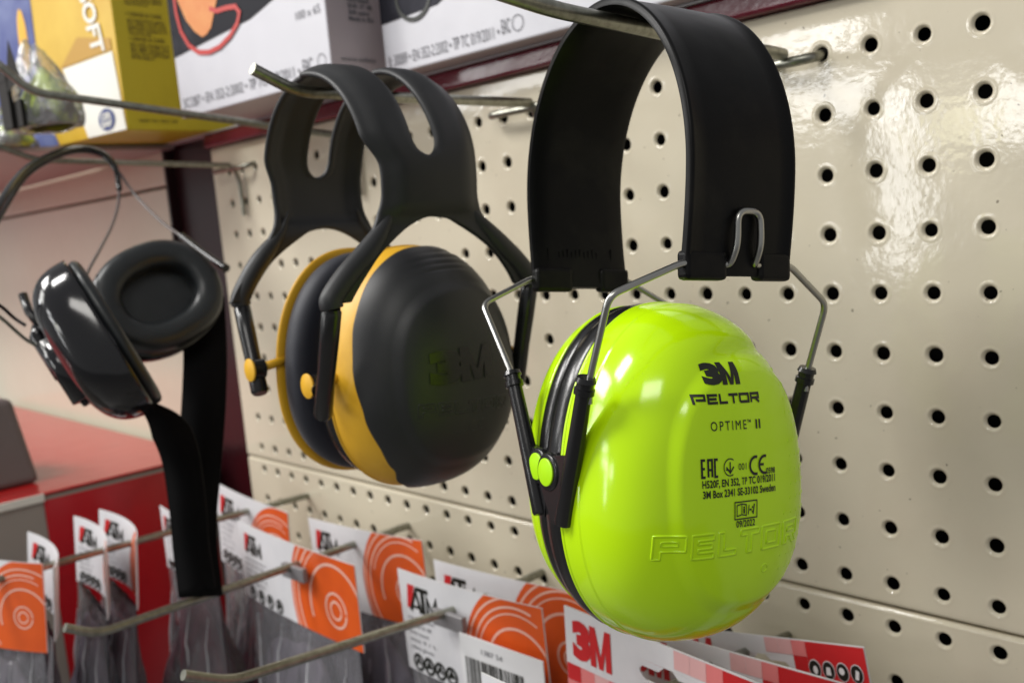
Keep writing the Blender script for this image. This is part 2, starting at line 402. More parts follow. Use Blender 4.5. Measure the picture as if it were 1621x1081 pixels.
b = mk('floor', *box(-6, 5, -6, .4, -1.42, -1.4), mat('grey_floor', (.28, .27, .26), .4), smooth=False); tag(b, kind='structure')

# ------------------------------------------------------------------ cartons
def carton(name, corner, rot, w, d, h, mfront, mside, label, tilt=0):
    """corner = lower right front corner; extends left (-x) w, back (+y) d, up h"""
    Mx = Matrix.Translation(corner) @ Matrix.Rotation(R(rot), 4, 'Z') @ Matrix.Rotation(R(tilt), 4, 'Y')
    e = empty(name, Mx, label, 'carton')
    o = mk('box_body', *box(-w, 0, 0, d, 0, h), mside, e, smooth=False); bevel(o, .0012, 2)
    o.data.materials.append(mfront)
    for p in o.data.polygons:
        if p.normal.y < -.9: p.material_index = 1
    return e
def textline(e, s, x0, x1, y0, h, m, off=.0006, plane='xz', base=0.0, nm='printed_text', bold=0.01):
    return flat(nm, fit_text(s, x0, x1, y0, h, bold), m, e, off, plane, base)
# box 3: right white carton
c3 = carton('white_carton', Vector((-.055, -.018, .1535)), 2, .326, .22, .17, M['whitef'], M['pinkside'], 'white carton with a dark headphone picture, rightmost on the shelf')
textline(c3, '0: 30089 \u2022 EN 352-2:2002 \u2022 TP TC 019/2011 \u2022', -.3215, -.2150, .0050, .0072, M['greyink'], bold=0)
textline(c3, 'EAC', -.2125, -.2055, .0065, .0082, M['greyink'])
flat('printed_emblem', stroke2(circ(-.199, .0105, .0045), .0006, True), M['greyink'], c3, .0006)
flat('printed_picture', fill2([(-.3255, .0336), (-.268, .0352), (-.20, .06), (-.001, .12), (-.001, .169), (-.3255, .169)]), M['dimg'], c3, .0005)
flat('printed_cord', stroke2(circ(-.290, .046, .017, .0155, 175, 365), .0028), M['ink'], c3, .0009)
# box 2: middle carton
c2 = carton('white_carton', Vector((-.395, -.063, .1535)), 3.3, .205, .22, .17, M['whitef'], M['pinkside'], 'white carton with an orange ear plug picture, in the middle of the shelf')
flat('printed_picture', fill2([(-.2045, .048), (-.09, .056), (-.06, .063), (-.001, .078), (-.001, .169), (-.2045, .169)]), M['dimg'], c2, .0005)
flat('printed_ear_plug', fill2([(-.157, .0555), (-.168, .062), (-.178, .072), (-.188, .09), (-.19, .13), (-.11, .13), (-.118, .095), (-.134, .073), (-.143, .060), (-.150, .0565)]), M['orangeg'], c2, .0009)
flat('printed_cord', stroke2([(-.192, .095), (-.1915, .080), (-.188, .066), (-.178, .053), (-.165, .0455), (-.150, .0430), (-.134, .0440), (-.118, .0490), (-.106, .0560), (-.1015, .0630), (-.106, .0680), (-.118, .0695), (-.132, .0700), (-.142, .0740)], .0036), M['redc'], c2, .0012)
textline(c2, '5C/287 \u2022 EN 352-2:2002 \u2022 TP TC 019/2011 \u2022', -.1985, -.0360, .0072, .0076, M['greyink'], bold=0)
textline(c2, 'EAC', -.0320, -.0210, .0085, .0088, M['greyink'])
textline(c2, '100 x 65', -.034, -.006, .0440, .0055, M['greyink'], bold=0)
flat('printed_emblem', stroke2(circ(-.010, .013, .0045), .0006, True), M['greyink'], c2, .0006)
for k, s_ in enumerate(['EN 352-2', 'Ear plugs', 'corded', 'SNR 37 dB', '200 pairs', 'Made in EU']):
    textline(c2, s_, .018, .036 + .003 * (k % 2), .0600 - .0042 * k, .0028, M['greyink'], plane='yz', nm='side_text', bold=.03)
textline(c2, 'www.safety', .008, .038, .0120, .0028, M['greyink'], plane='yz', nm='side_text')
# box 1: yellow carton
c1 = carton('yellow_carton', Vector((-.672, -.090, .1535)), 8, .30, .12, .20, M['ybox'], M['ysid'], 'golden yellow carton with SOFT lettering at the top left')
flat('printed_picture', fill2([(-.2995, .001), (-.118, .001), (-.150, .05), (-.137, .092), (-.133, .199), (-.2995, .199)]), M['blue'], c1, .0005)
for P in (circ(-.158, .103, .0085, .028), circ(-.190, .072, .009, .020), circ(-.200, .020, .012, .026)):
    flat('printed_glove', fill2(P), M['yel'], c1, .0009)
flat('printed_panel', fill2([(-.0650, .0008), (-.0008, .0008), (-.0075, .0670), (-.0933, .0655)]), M['palew'], c1, .0007)
flat('printed_shade', fill2([(-.0975, .0665), (-.0080, .0685), (-.0080, .078), (-.062, .088)]), M['gold'], c1, .0006)
sv, sf = text2d('SOFT', .020, .03); w_ = max(a for a, b in sv)
flat('printed_word', ([(-.048 + .010 * x / w_ + y, .1235 - x * (.054 / w_)) for x, y in sv], sf), M['palew'], c1, .0012)
flat('printed_roundel', fill2(circ(-.0295, .0125, .0135, .0095)), M['navy'], c1, .0012)
flat('roundel_text', join([fit_text('CER', -.0385, -.0210, .0130, .0052, .03), fit_text('SAF', -.0385, -.0210, .0065, .0052, .03)]), M['palew'], c1, .0016)
for z0_, n_l in ((.1180, 5), (.0960, 6), (.0755, 6)):
    textline(c1, '\u2022 USAGE & CARE', .012, .046, z0_, .0038, M['darkyink'], plane='yz', nm='side_text')
    for k in range(1, n_l):
        textline(c1, random.choice(['EN 420 category II', 'for light work use', 'use and storage', 'keep dry and cool', 'protective gear']), .0125, .049 - .015 * (k == n_l - 1), z0_ - .0028 * k - .001, .0019, M['darkyink'], plane='yz', nm='side_text', bold=.03)
textline(c1, 'batch / lot / date / size', .012, .049, .0070, .0030, M['darkyink'], plane='yz', nm='side_text')

# crumpled hi-vis packet on the shelf
def crumple(cx, cy, cz, rx, ry, rz, seed, amp=.35):
    rnd = random.Random(seed); bm = bmesh.new(); bmesh.ops.create_icosphere(bm, subdivisions=4, radius=1)
    dirs = [(Vector((rnd.gauss(0, 1), rnd.gauss(0, 1), rnd.gauss(0, 1))).normalized(), rnd.uniform(2, 6), rnd.uniform(0, 6)) for _ in range(9)]
    V = []
    for v in bm.verts:
        d = 1 + amp * sum(abs(math.sin(v.co.dot(a) * f + p)) for a, f, p in dirs) / 9 - amp * .5
        V.append((cx + v.co.x * rx * d, cy + v.co.y * ry * d, cz + v.co.z * rz * d))
    F = [[l.index for l in f.verts] for f in bm.faces]; bm.free()
    return V, F
def bagform(vf, zb, zt, lean=0.0, top=.25):
    V, F = vf; out = []
    for x, y, z in V:
        t = max(0, min(1, (z - zb) / (zt - zb))); k = 1 - (1 - top) * t ** 1.3
        out.append((x * k + lean * t, y * k, max(z, zb)))
    return out, F
e = empty('vest_packet', Vector((-.668, -.158, .1535)), 'crumpled clear packet of yellow green vest material on the top left shelf', 'packet')
mk('vest_fabric', *bagform(crumple(.008, 0, .018, .042, .018, .024, 3, .9), 0, .05, 0, .5), M['hivis'], e)
mk('dark_trim', *join([box(-.010, .012, -.029, -.026, .0, .042), box(.0, .026, -.0255, -.0225, .0, .020), ([(-.010, -.0293, .036), (.010, -.0293, .036), (-.004, -.028, .060)], [[0, 1, 2]]), ([(.008, -.0293, .026), (.036, -.0255, .034), (.020, -.026, .066)], [[0, 1, 2]])]), M['dark'], e, smooth=False)
mk('film', *bagform(crumple(0.006, 0, .026, .044, .024, .036, 8, 1.2), 0, .07, -.012, .35), M['film_soft'], e, smooth=False)
e = empty('vest_packet', Vector((-.80, -.150, .1525)), 'second vest packet cut by the left edge of the photo', 'packet')
mk('vest_fabric', *bagform(crumple(-.01, 0, .008, .038, .02, .012, 5, .9), 0, .04, 0, .6), M['hivis'], e)
mk('film', *bagform(crumple(-.01, 0, .012, .040, .024, .020, 9, 1.2), 0, .05, 0, .5), M['film_soft'], e, smooth=False)

# ------------------------------------------------------------------ hooks
def hook(label, arm, r, cx0=None, cx1=None, cz=.112, leg=True, m='steel', cy=-.010, group='steel hooks on the pegboard'):
    e = empty('display_hook', Vector(arm[0]), label, 'hook', group); o0 = Vector(arm[0])
    A = [Vector(p) - o0 for p in arm]
    tube('arm', roundcorners(A, .010, 6), r, M[m], e, n=16)
    if cx0 is not None:
        P = [Vector((cx0 + .004, .004, cz + .003)), Vector((cx0, cy * .6, cz)), Vector((cx0 + .006, cy, cz)), Vector((cx1 - .008, cy, cz)), Vector((cx1, cy * .5, cz + .001)), Vector((cx1, .006, cz + .003))]
        tube('crossbar', roundcorners([p - o0 for p in P], .005, 5), r * .85, M[m], e, n=14)
    if leg:
        x = arm[0][0]; z = arm[0][2]
        P = [Vector((x, cy, z)), Vector((x, -.0045, z - .012)), Vector((x, -.0035, z - .045))]
        tube('leg', [p - o0 for p in roundcorners(P, .006, 5)], r * .85, M[m], e, n=14)
    return e
hook('thick steel hook carrying the lime green ear defender', [(-.0880, -.012, .1170), (-.0742, -.12, .1178), (-.0742, -.185, .1222), (-.0742, -.235, .1300), (-.0742, -.262, .150)], .0030, -.1005, -.0755, .1130, leg=False)
hook('steel hook carrying the yellow and charcoal ear defender', [(-.2625, -.012, .1190), (-.2520, -.13, .1188), (-.2520, -.181, .1205), (-.2520, -.2035, .1305)], .0029, -.3050, -.2505, .1165)
hook('steel hook the glossy black headset hangs from', [(-.648, -.012, .1190), (-.66, -.171, .1285), (-.66, -.200, .1405)], .0024, -.690, -.625, .1165)
h5 = hook('long steel hook running in front of the cartons at the top left', [tuple(on(545, 216, 1, -.012)), tuple(on(50, 146, 0, -.53)), tuple(on(0, 104, 0, -.535)), tuple(on(-25, 84, 0, -.54))], .0027, -.49, -.44, .122)
def low_hook(label, pts, r=.0028):
    return hook(label, pts, r, leg=False)
low_hook('bottom hook with two glove packets, the middle one of the three', [(-.45, .002, -.183), (-.45, -.2448, -.1844), (-.45, -.2633, -.1736)])
low_hook('bottom hook with the price ticket, nearest to the lime ear defender', [(-.30, .002, -.190), (-.30, -.0731, -.1906), (-.30, -.2306, -.1768), (-.30, -.255, -.1636)])
low_hook('leftmost bottom hook passing in front of the red box', [(-.60, .002, -.181), (-.60, -.10, -.1784), (-.60, -.275, -.1760), (-.60, -.290, -.168)])
low_hook('short hook under the lime ear defender holding the red packs', [(-.11, .002, -.186), (-.11, -.07, -.1760), (-.11, -.185, -.168)], .0022)

# ------------------------------------------------------------------ frames of the hanging ear defenders
def frame(T, az, pit, rol):
    a = R(az); u = Vector((math.cos(a), math.sin(a), 0)); v = Vector((-math.sin(a), math.cos(a), 0)); w = Vector((0, 0, 1))
    p = R(pit); v2 = v * math.cos(p) + w * math.sin(p); w2 = -v * math.sin(p) + w * math.cos(p)
    r = R(rol); u2 = u * math.cos(r) + w2 * math.sin(r); w3 = -u * math.sin(r) + w2 * math.cos(r)
    m = Matrix((u2, v2, w3)).transposed().to_4x4(); m.translation = T
    return m
def smooth(a, b, x):
    t = max(0, min(1, (x - a) / (b - a))); return t * t * (3 - 2 * t)
def outline(th, a, b, ex=2.25, egg=.08):
    c, s = math.cos(th), math.sin(th)
    x = math.copysign(abs(c) ** (2 / ex), c); y = math.copysign(abs(s) ** (2 / ex), s)
    return a * x * (1 - egg * y), b * y
def shell(cv, cw, u0, sg, a, b, D, e1=2.7, e2=2.3, nth=160, nph=120, ph0=0.0, ph1=90.0, disp=None, off=0, ex=2.25, egg=.08, phb=None, rim=None):
    """domed ear cup: base outline at u0, bulging sg*D"""
    def P(th, ph):
        ro = max(0, math.cos(ph)) ** (2 / e1); h = max(0, math.sin(ph)) ** (2 / e2)
        x, y = outline(th, a + off, b + off, ex, egg)
        return Vector((u0 + sg * (D + off) * h, cv + x * ro, cw + y * ro))
    V = []; F = []
    for i in range(nph):
        t = i / nph
        for k in range(nth):
            th = 2 * math.pi * k / nth
            p0 = phb(th) if phb else ph0
            ph = R(p0 + (ph1 - p0) * t)
            p = P(th, ph)
            if disp:
                d = disp(th, ph, p)
                if d:
                    n = (P(th + .01, ph) - P(th - .01, ph)).cross(P(th, min(ph + .01, R(89.9))) - P(th, max(0.0, ph - .01)))
                    if n.length > 0:
                        n.normalize()
                        if n.x * sg < 0 and ph > .3: n = -n
                        elif ph <= .3:
                            c = Vector((0, p.y - cv, p.z - cw))
                            if n.dot(c) < 0: n = -n
                        p = p + n * d
            V.append(p)
    for i in range(nph - 1):
        for k in range(nth):
            F.append([i * nth + k, i * nth + (k + 1) % nth, (i + 1) * nth + (k + 1) % nth, (i + 1) * nth + k])
    ap_ = Vector((u0 + sg * (D + off), cv, cw))
    if disp: ap_.x += sg * disp(0.0, R(90), ap_)
    V.append(ap_); b0 = (nph - 1) * nth
    for k in range(nth): F.append([b0 + k, b0 + (k + 1) % nth, len(V) - 1])
    if rim:   # close the edge with a short inward flange
        n0 = len(V)
        for k in range(nth):
            q = V[k]; c = Vector((q.x, cv, cw)); V.append(q + (c - q).normalized() * rim)
        for k in range(nth): F.append([k, (k + 1) % nth, n0 + (k + 1) % nth, n0 + k])
    return V, F
def ring(cv, cw, u0, u1, a, b, ain, ex=2.25, egg=.08, n=120, m=14, fullness=.5):
    """cushion: rounded ring between u0 and u1, outer outline (a,b), hole inset ain"""
    V = []; F = []; sg = 1 if u1 > u0 else -1; hw = abs(u1 - u0) / 2; uc = (u0 + u1) / 2
    for k in range(n):
        th = 2 * math.pi * k / n
        for j in range(m):
            t = 2 * math.pi * j / m
            c, s = math.cos(t), math.sin(t)
            cc = math.copysign(abs(c) ** .75, c); ss = math.copysign(abs(s) ** .75, s)
            x, y = outline(th, a - ain / 2 + cc * ain / 2, b - ain / 2 + cc * ain / 2, ex, egg)
            V.append(Vector((uc + ss * hw * sg, cv + x, cw + y)))
    for k in range(n):
        for j in range(m): F.append([k * m + j, k * m + (j + 1) % m, ((k + 1) % n) * m + (j + 1) % m, ((k + 1) % n) * m + j])
    return V, F
def plate(cv, cw, u, a, b, ex=2.25, egg=.08, n=80):
    V = [Vector((u, cv, cw))]
    for k in range(n):
        x, y = outline(2 * math.pi * k / n, a, b, ex, egg); V.append(Vector((u, cv + x, cw + y)))
    return V, [[0, 1 + k, 1 + (k + 1) % n] for k in range(n)]
def project(vf, bvh, sg=1, off=.00018, fine=None):
    V, F = vf; out = []
    if fine and F:
        bm = bmesh.new(); vs = [bm.verts.new((x, y, 0)) for x, y in V]
        for f in F:
            try: bm.faces.new([vs[i] for i in f])
            except ValueError: pass
        bmesh.ops.triangulate(bm, faces=bm.faces)
        for _ in range(5):
            ed = [e_ for e_ in bm.edges if e_.calc_length() > fine]
            if not ed: break
            bmesh.ops.subdivide_edges(bm, edges=ed, cuts=1); bmesh.ops.triangulate(bm, faces=bm.faces)
        bm.verts.index_update(); V = [(v.co.x, v.co.y) for v in bm.verts]; F = [[v.index for v in f.verts] for f in bm.faces]; bm.free()
    for v, w in V:
        hit, nrm, i, d = bvh.ray_cast(Vector((.2 * sg, v, w)), Vector((-sg, 0, 0)))
        if hit is None: hit = Vector((0, v, w)); nrm = Vector((sg, 0, 0))
        if nrm.x * sg < 0: nrm = -nrm
        out.append(hit + nrm * off)
    return out, F
def proj_lines(lines, bvh, r, sg=1, closed=False, sink=.3, step=.0008, n=8):
    parts = []
    for L in lines:
        P = []
        for i in range(len(L) - 1):
            a, b = Vector(L[i]), Vector(L[i + 1]); k = max(1, int((b - a).length / step))
            P += [a + (b - a) * (t / k) for t in range(k)]
        P.append(Vector(L[-1]))
        Q, _ = project(([(p.x, p.y) for p in P], []), bvh, sg, -r * sink)
        if (Vector(L[0]) - Vector(L[-1])).length < 1e-6: Q = Q[:-1]; parts.append(sweep(Q, r, n=n, closed=True))
        else: parts.append(sweep(Q, r, n=n))
    return join(parts)
def arch(A, H1, H2, dl, n1=40, n2=14, ex=2.0):
    P = []
    for k in range(n2): t = k / n2; P.append((A - dl * (1 - t) ** 1.6, -H2 + (H2 - H1) * t))
    for k in range(n1 + 1):
        t = math.pi / 2 * k / n1; P.append((A * math.cos(t) ** (2 / ex), -H1 + H1 * math.sin(t) ** (2 / ex)))
    return P + [(-x, z) for x, z in P[:-1][::-1]]

# ------------------------------------------------------------------ LIME GREEN EAR DEFENDER
GT = empty('ear_defender', frame((-.0742, -.1317, .1237), -14.49, -6.65, 3.59), 'glossy lime green ear defender with black headband on the thick hook', 'ear defender')
# headband
W = .0468; path = arch(.0532, .064, .1035, .0042)
def band_mesh():
    cs = []   # cross-section (v, n) closed
    h = W / 2
    cs = [(-h, -.0009), (-h, .0013), (-h + .0006, .0020), (-h + .0016, .0021), (-h + .0026, .0014)]
    cs += [(-h + .0026 + (W - .0052) * k / 8, .0014 + .0003 * math.sin(math.pi * k / 8)) for k in range(1, 8)]
    cs += [(h - .0026, .0014), (h - .0016, .0021), (h - .0006, .0020), (h, .0013), (h, -.0009), (h - .002, -.0017)]
    cs += [(h - .002 - (W - .004) * k / 6, -.0019) for k in range(1, 6)] + [(-h + .002, -.0017)]
    V = []; F = []; n = len(cs); m = len(path)
    for i, (x, z) in enumerate(path):
        a = path[max(0, i - 1)]; b = path[min(m - 1, i + 1)]
        t = Vector((b[0] - a[0], 0, b[1] - a[1])).normalized(); nn = Vector((t.z, 0, -t.x))
        for v, o in cs: V.append(Vector((x, v, z)) + nn * o)
    for i in range(m - 1):
        for k in range(n): F.append([i * n + k, i * n + (k + 1) % n, (i + 1) * n + (k + 1) % n, (i + 1) * n + k])
    F.append(list(range(n))); F.append(list(range((m - 1) * n, m * n))[::-1])
    return V, F
hb = autosm(mk('headband', *band_mesh(), M['band'], GT), 60)
# hem flaps where the wire runs through, two each side
for sg in (1, -1):
    for v0, v1 in ((-.0236, -.0055), (.0085, .0236)):
        x = sg * .0487; fo = mk('hem', *box(min(x - sg * .0024, x + sg * .0036), max(x - sg * .0024, x + sg * .0036), v0, v1, -.1052, -.0950), M['band'], hb, smooth=False); bevel(fo, .0018, 3)
# stitched fold line and stamped marks on the inner left side
fo = mk('stamp', *join([box(-.0500, -.0479, -.0225, .0225, -.0992, -.0986)] + [box(-.0506, -.0489, -.011 + k * .0021, -.0100 + k * .0021, -.0905, -.0880 + .0006 * (k % 3)) for k in range(10)] + [box(-.0506, -.0489, -.0165, -.0162, -.0935, -.0865), box(-.0506, -.0489, .0155, .0158, -.0935, -.0865)]), M['band'], hb, smooth=False)
# cups
CV, CW = -.0062, -.1735; CA, CB = .0445, .0615; U0 = .0150; DD = .0430
def gdisp(th, ph, p):
    d = 0
    hgt = p.x - U0
    d += .00028 * (1 - smooth(.0108, .0112, hgt))
    vv = (p.y - (CV + .0065)) / .0385; ww = (p.z - (CW - .002)) / .050
    rr = (abs(vv) ** 2.4 + abs(ww) ** 2.4) ** (1 / 2.4)
    d += .0016 * (1 - smooth(.76, .90, rr))
    d -= .0016 * math.exp(-((p.z - (CW + .0455 - 9 * (p.y - .006) ** 2)) / .0026) ** 2) * math.exp(-((p.y - .008) / .016) ** 2)
    return d
sv, sf = shell(CV, CW, U0, 1, CA, CB, DD, disp=gdisp, e1=2.85, e2=2.6, rim=.006, nph=170, nth=200)
bvh = BVHTree.FromPolygons(sv, sf)
cup = mk('ear_cup', sv, sf, M['green'], GT)
def pr(name, vf, off=.00026, m='ink'):
    vf = ([(-.0108 + (a + .0112) * .90, b) for a, b in vf[0]], vf[1])
    return mk(name, *project(vf, bvh, 1, off, .0010), M[m], cup, smooth=False)
pr('printed_logo', logo3m(-.0200, -.1403, .0073, .0152))
pr('printed_word', wide_word('PELTOR', -.0262, .0037, -.1465, .0033, .26, .12)[0])
pr('printed_word', join([fit_text('OPTIME', -.0206, -.0044, -.1552, .0031, 0, 1.35), fit_text('TM', -.0040, -.0022, -.1531, .0010, .01), fit_text('II', .0002, .0026, -.1553, .0031, 0.01, 1.0)]))
# conformity marks
def marks():
    h = .0056; y = -.1701; p = []
    def S(L, w=.00085): p.append(stroke2([(a, y + b) for a, b in L], w))
    S([(-.0238, 0), (-.0252, 0), (-.0252, h), (-.0238, h)], .0008); S([(-.0252, h / 2), (-.0240, h / 2)], .0008)
    S([(-.0226, 0), (-.0226, h), (-.0210, h), (-.0210, 0)], .0008); S([(-.0226, h * .42), (-.0210, h * .42)], .0007)
    S([(-.0185, 0), (-.0198, 0), (-.0198, h), (-.0185, h)], .0008)
    p.append(stroke2(circ(-.0130, -.1674, .0028, None, 55, 300), .00035))
    S([(-.0130, .0044), (-.0130, .0008)], .0005); S([(-.0147, .0028), (-.0130, .0008), (-.0113, .0028)], .0005); S([(-.0130, .0016), (-.0150, .0020)], .0004)
    p.append(fit_text('001', -.0091, -.0053, -.1686, .0022, 0.0))
    p.append(stroke2(circ(-.0006, -.1676, .0029, None, 75, 285, 18), .0009))
    p.append(stroke2(circ(.0040, -.1676, .0029, None, 75, 285, 18), .0009)); S([(.0012, .0026), (.0034, .0026)], .0008)
    p.append(fit_text('0598', .0046, .0094, -.1708, .0019, 0.02))
    return join(p)
pr('printed_marks', marks())
pr('printed_text', join([fit_text('H520F, EN 352, TP TC 019/2011', -.0252, .0093, -.1736, .0024, 0.022), fit_text('3M Box 2341 SE-33102 Sweden', -.0250, .0095, -.1770, .0024, 0.022)]))
pr('printed_symbol', join([stroke2([(-.0110, -.1850), (-.0003, -.1850), (-.0003, -.1793), (-.0110, -.1793)], .0004, True),
    stroke2([(-.0100, -.1840), (-.0077, -.1836), (-.0055, -.1840), (-.0055, -.1804), (-.0077, -.1800), (-.0100, -.1804)], .00035, True), stroke2([(-.0077, -.1836), (-.0077, -.1800)], .0003),
    fit_text('i', -.0070, -.0062, -.1832, .0024, .03), stroke2([(-.0046, -.1838), (-.0042, -.1806)], .0004), stroke2([(-.0022, -.1838), (-.0016, -.1804)], .0005), fit_text('-:', -.0040, -.0022, -.1832, .003, .02)]))
pr('printed_date', fit_text('09/2022', -.0103, -.0012, -.1877, .0022, 0.015))
# embossed word: raised outline of wide letters
def emb_outlines(word, x0, x1, y0, h, t=.26, gap=.30, slope=0.0):
    O = {'P': [[(0, 0), (0, 1), (1.35, 1), (1.35, .34), (.34, .34), (.34, 0), (0, 0)], [(.34, .58), (1.03, .58), (1.03, .76), (.34, .76), (.34, .58)]],
         'E': [[(0, 0), (0, 1), (1.2, 1), (1.2, .76), (.32, .76), (.32, .61), (1.1, .61), (1.1, .40), (.32, .40), (.32, .24), (1.2, .24), (1.2, 0), (0, 0)]],
         'L': [[(0, 0), (0, 1), (.32, 1), (.32, .24), (1.05, .24), (1.05, 0), (0, 0)]],
         'T': [[(.42, 0), (.42, .76), (0, .76), (0, 1), (1.2, 1), (1.2, .76), (.74, .76), (.74, 0), (.42, 0)]],
         'O': [[(0, 0), (1.35, 0), (1.35, 1), (0, 1), (0, 0)], [(.32, .24), (1.03, .24), (1.03, .76), (.32, .76), (.32, .24)]],
         'R': [[(0, 0), (0, 1), (1.3, 1), (1.3, .34), (1.0, .34), (1.35, 0), (.9, 0), (.6, .34), (.32, .34), (.32, 0), (0, 0)], [(.32, .56), (1.0, .56), (1.0, .76), (.32, .76), (.32, .56)]]}
    tot = sum(GL[c][0] for c in word) + gap * (len(word) - 1); k = (x1 - x0) / tot; x = x0; L = []
    for c in word:
        for pl in O[c]: L.append([(x + a * k, y0 + b * h + slope * (x + a * k - x0)) for a, b in pl])
        x += (GL[c][0] + gap) * k
    return L
mk('embossed_word', *proj_lines(emb_outlines('PELTOR', -.0375, .0215, -.1972, .0080, slope=.015), bvh, .00050, sink=.30), M['green'], cup)
mk('embossed_dot', *proj_lines([circ(.0045, -.2035, .0014, n=14)], bvh, .00035, sink=.4), M['green'], cup)
# fine grip dashes moulded on the rear half
dd = []
for i in range(7):
    for j in range(17):
        v = .012 + i * .0042 + .0006 * (j % 2); w = -.132 - j * .0049
        if (v - CV) ** 2 / .040 ** 2 + (w - CW) ** 2 / .053 ** 2 < 1 and (v > .016 or w < -.182): dd.append([(v, w), (v + .0003, w + .0011)])
mk('moulded_dashes', *proj_lines(dd, bvh, .00022, sink=.35, n=6), M['green'], cup)
mk('ear_cushion', *ring(CV, CW, .0004, .0158, CA + .0004, CB + .0004, .017), M['cush'], GT)
o = mk('cup_rim', *ring(CV, CW, .0138, .0166, CA + .0007, CB + .0007, .006), M['green'], GT)
# second cup, hanging slightly further back and turned away
LV = CV + .0055
s2, f2 = shell(LV, CW, -.0125, -1, CA - .0005, CB - .001, .034, e1=1.75, e2=2.0, rim=.006, nph=50, nth=110)
lc = mk('ear_cup', s2, f2, M['green'], GT)
mk('cup_rim', *ring(LV, CW, -.0105, -.0142, CA, CB, .006), M['green'], GT)
mk('ear_cushion', *ring(LV - .001, CW, -.0010, -.0130, CA, CB, .017), M['cush'], GT)
# wires: one per side, from pivot tube up through the hem loop and down
def wire(sg, ut, vf=-.0515, vb=.0475):
    x = sg * .0556
    P = [(sg * ut, vf + .0005, -.146), (sg * (ut + .001), vf, -.139), (sg * .0475, vf, -.1103), (sg * .0506, -.0234, -.0992), (sg * .0508, -.0050, -.1000)]
    P += [(sg * .0530, -.0046, -.0985), (x, -.0044, -.0930), (x, -.0042, -.0818), (x, .0058, -.0818), (x, .0060, -.0930), (sg * .0530, .0062, -.0985)]
    P += [(sg * .0508, .0066, -.1000), (sg * .0506, .0234, -.0992), (sg * .0450, vb, -.1130), (sg * (ut + .001), vb, -.139), (sg * ut, vb, -.146)]
    tube('steel_wire', roundcorners(P, .0042, 6), .00125, M['bright'], GT, n=12)
wire(1, .034); wire(-1, .0215, vf=-.0490)
def yoke(sg, ut, v, sv_, vbut, ub, cv0=None):
    cv0 = CV if cv0 is None else cv0; ubt = ub + (.0055 if sg > 0 else .0005)
    top = Vector((sg * (ut + .001), v, -.1370)); bot = Vector((ubt, v - sv_ * .0010, -.1890))
    d = (bot - top)
    P = [top, top + d * .03, top + d * .035, top + d * .07, top + d * .075, top + d * .11, top + d * .115, top + d * .5, bot - d * .02, bot]
    rs = [.0031, .0037, .0030, .0030, .0036, .0036, .0028, .0031, .0035, .0031]
    V, F = sweep(P, 1.0, n=22)
    for i, p in enumerate(P):
        for k in range(22): V[i * 22 + k] = p + (V[i * 22 + k] - p) * rs[i]
    t = autosm(mk('yoke_tube', V, F, M['blk'], GT), 45)
    c = Vector((ub, vbut, -.1713)); ax = Vector((0, sv_, 0))
    pb = sweep([Vector((ub, cv0 + sv_ * (CA - .006), -.1713)), c], .0042, n=20)
    mb = disc(c, ax, .0068, .0030, 0)
    # web between the button mount and the tube, running down to the tube foot
    tu = top + d * .52
    pts = [(ub - sg * .0040, -.1660), (tu.x, -.1640), (bot.x + sg * .0020, -.1885), (bot.x - sg * .0032, -.1895), (ub - sg * .0062, -.1760)]
    v0 = c.y - sv_ * .0012; v1 = c.y + sv_ * .0022
    wb = ([(a, v0, b) for a, b in pts] + [(a, v1, b) for a, b in pts], [[0, 1, 2, 3, 4], [5, 6, 7, 8, 9]] + [[k, (k + 1) % 5, 5 + (k + 1) % 5, 5 + k] for k in range(5)])
    mo = autosm(mk('pivot_mount', *join([pb, mb, wb]), M['blk'], GT), 40)
    mk('pivot_button', *disc(c + ax * .0030, ax, .0050, .0007, .0005), M['greenm'], mo)
yoke(1, .034, -.0525, -1, -.0520, .0120); yoke(-1, .0215, -.0495, -1, -.0472, -.0030, LV)
yoke(1, .034, .0480, 1, .0430, .0120); yoke(-1, .0255, .0480, 1, .0475, -.0045, LV)

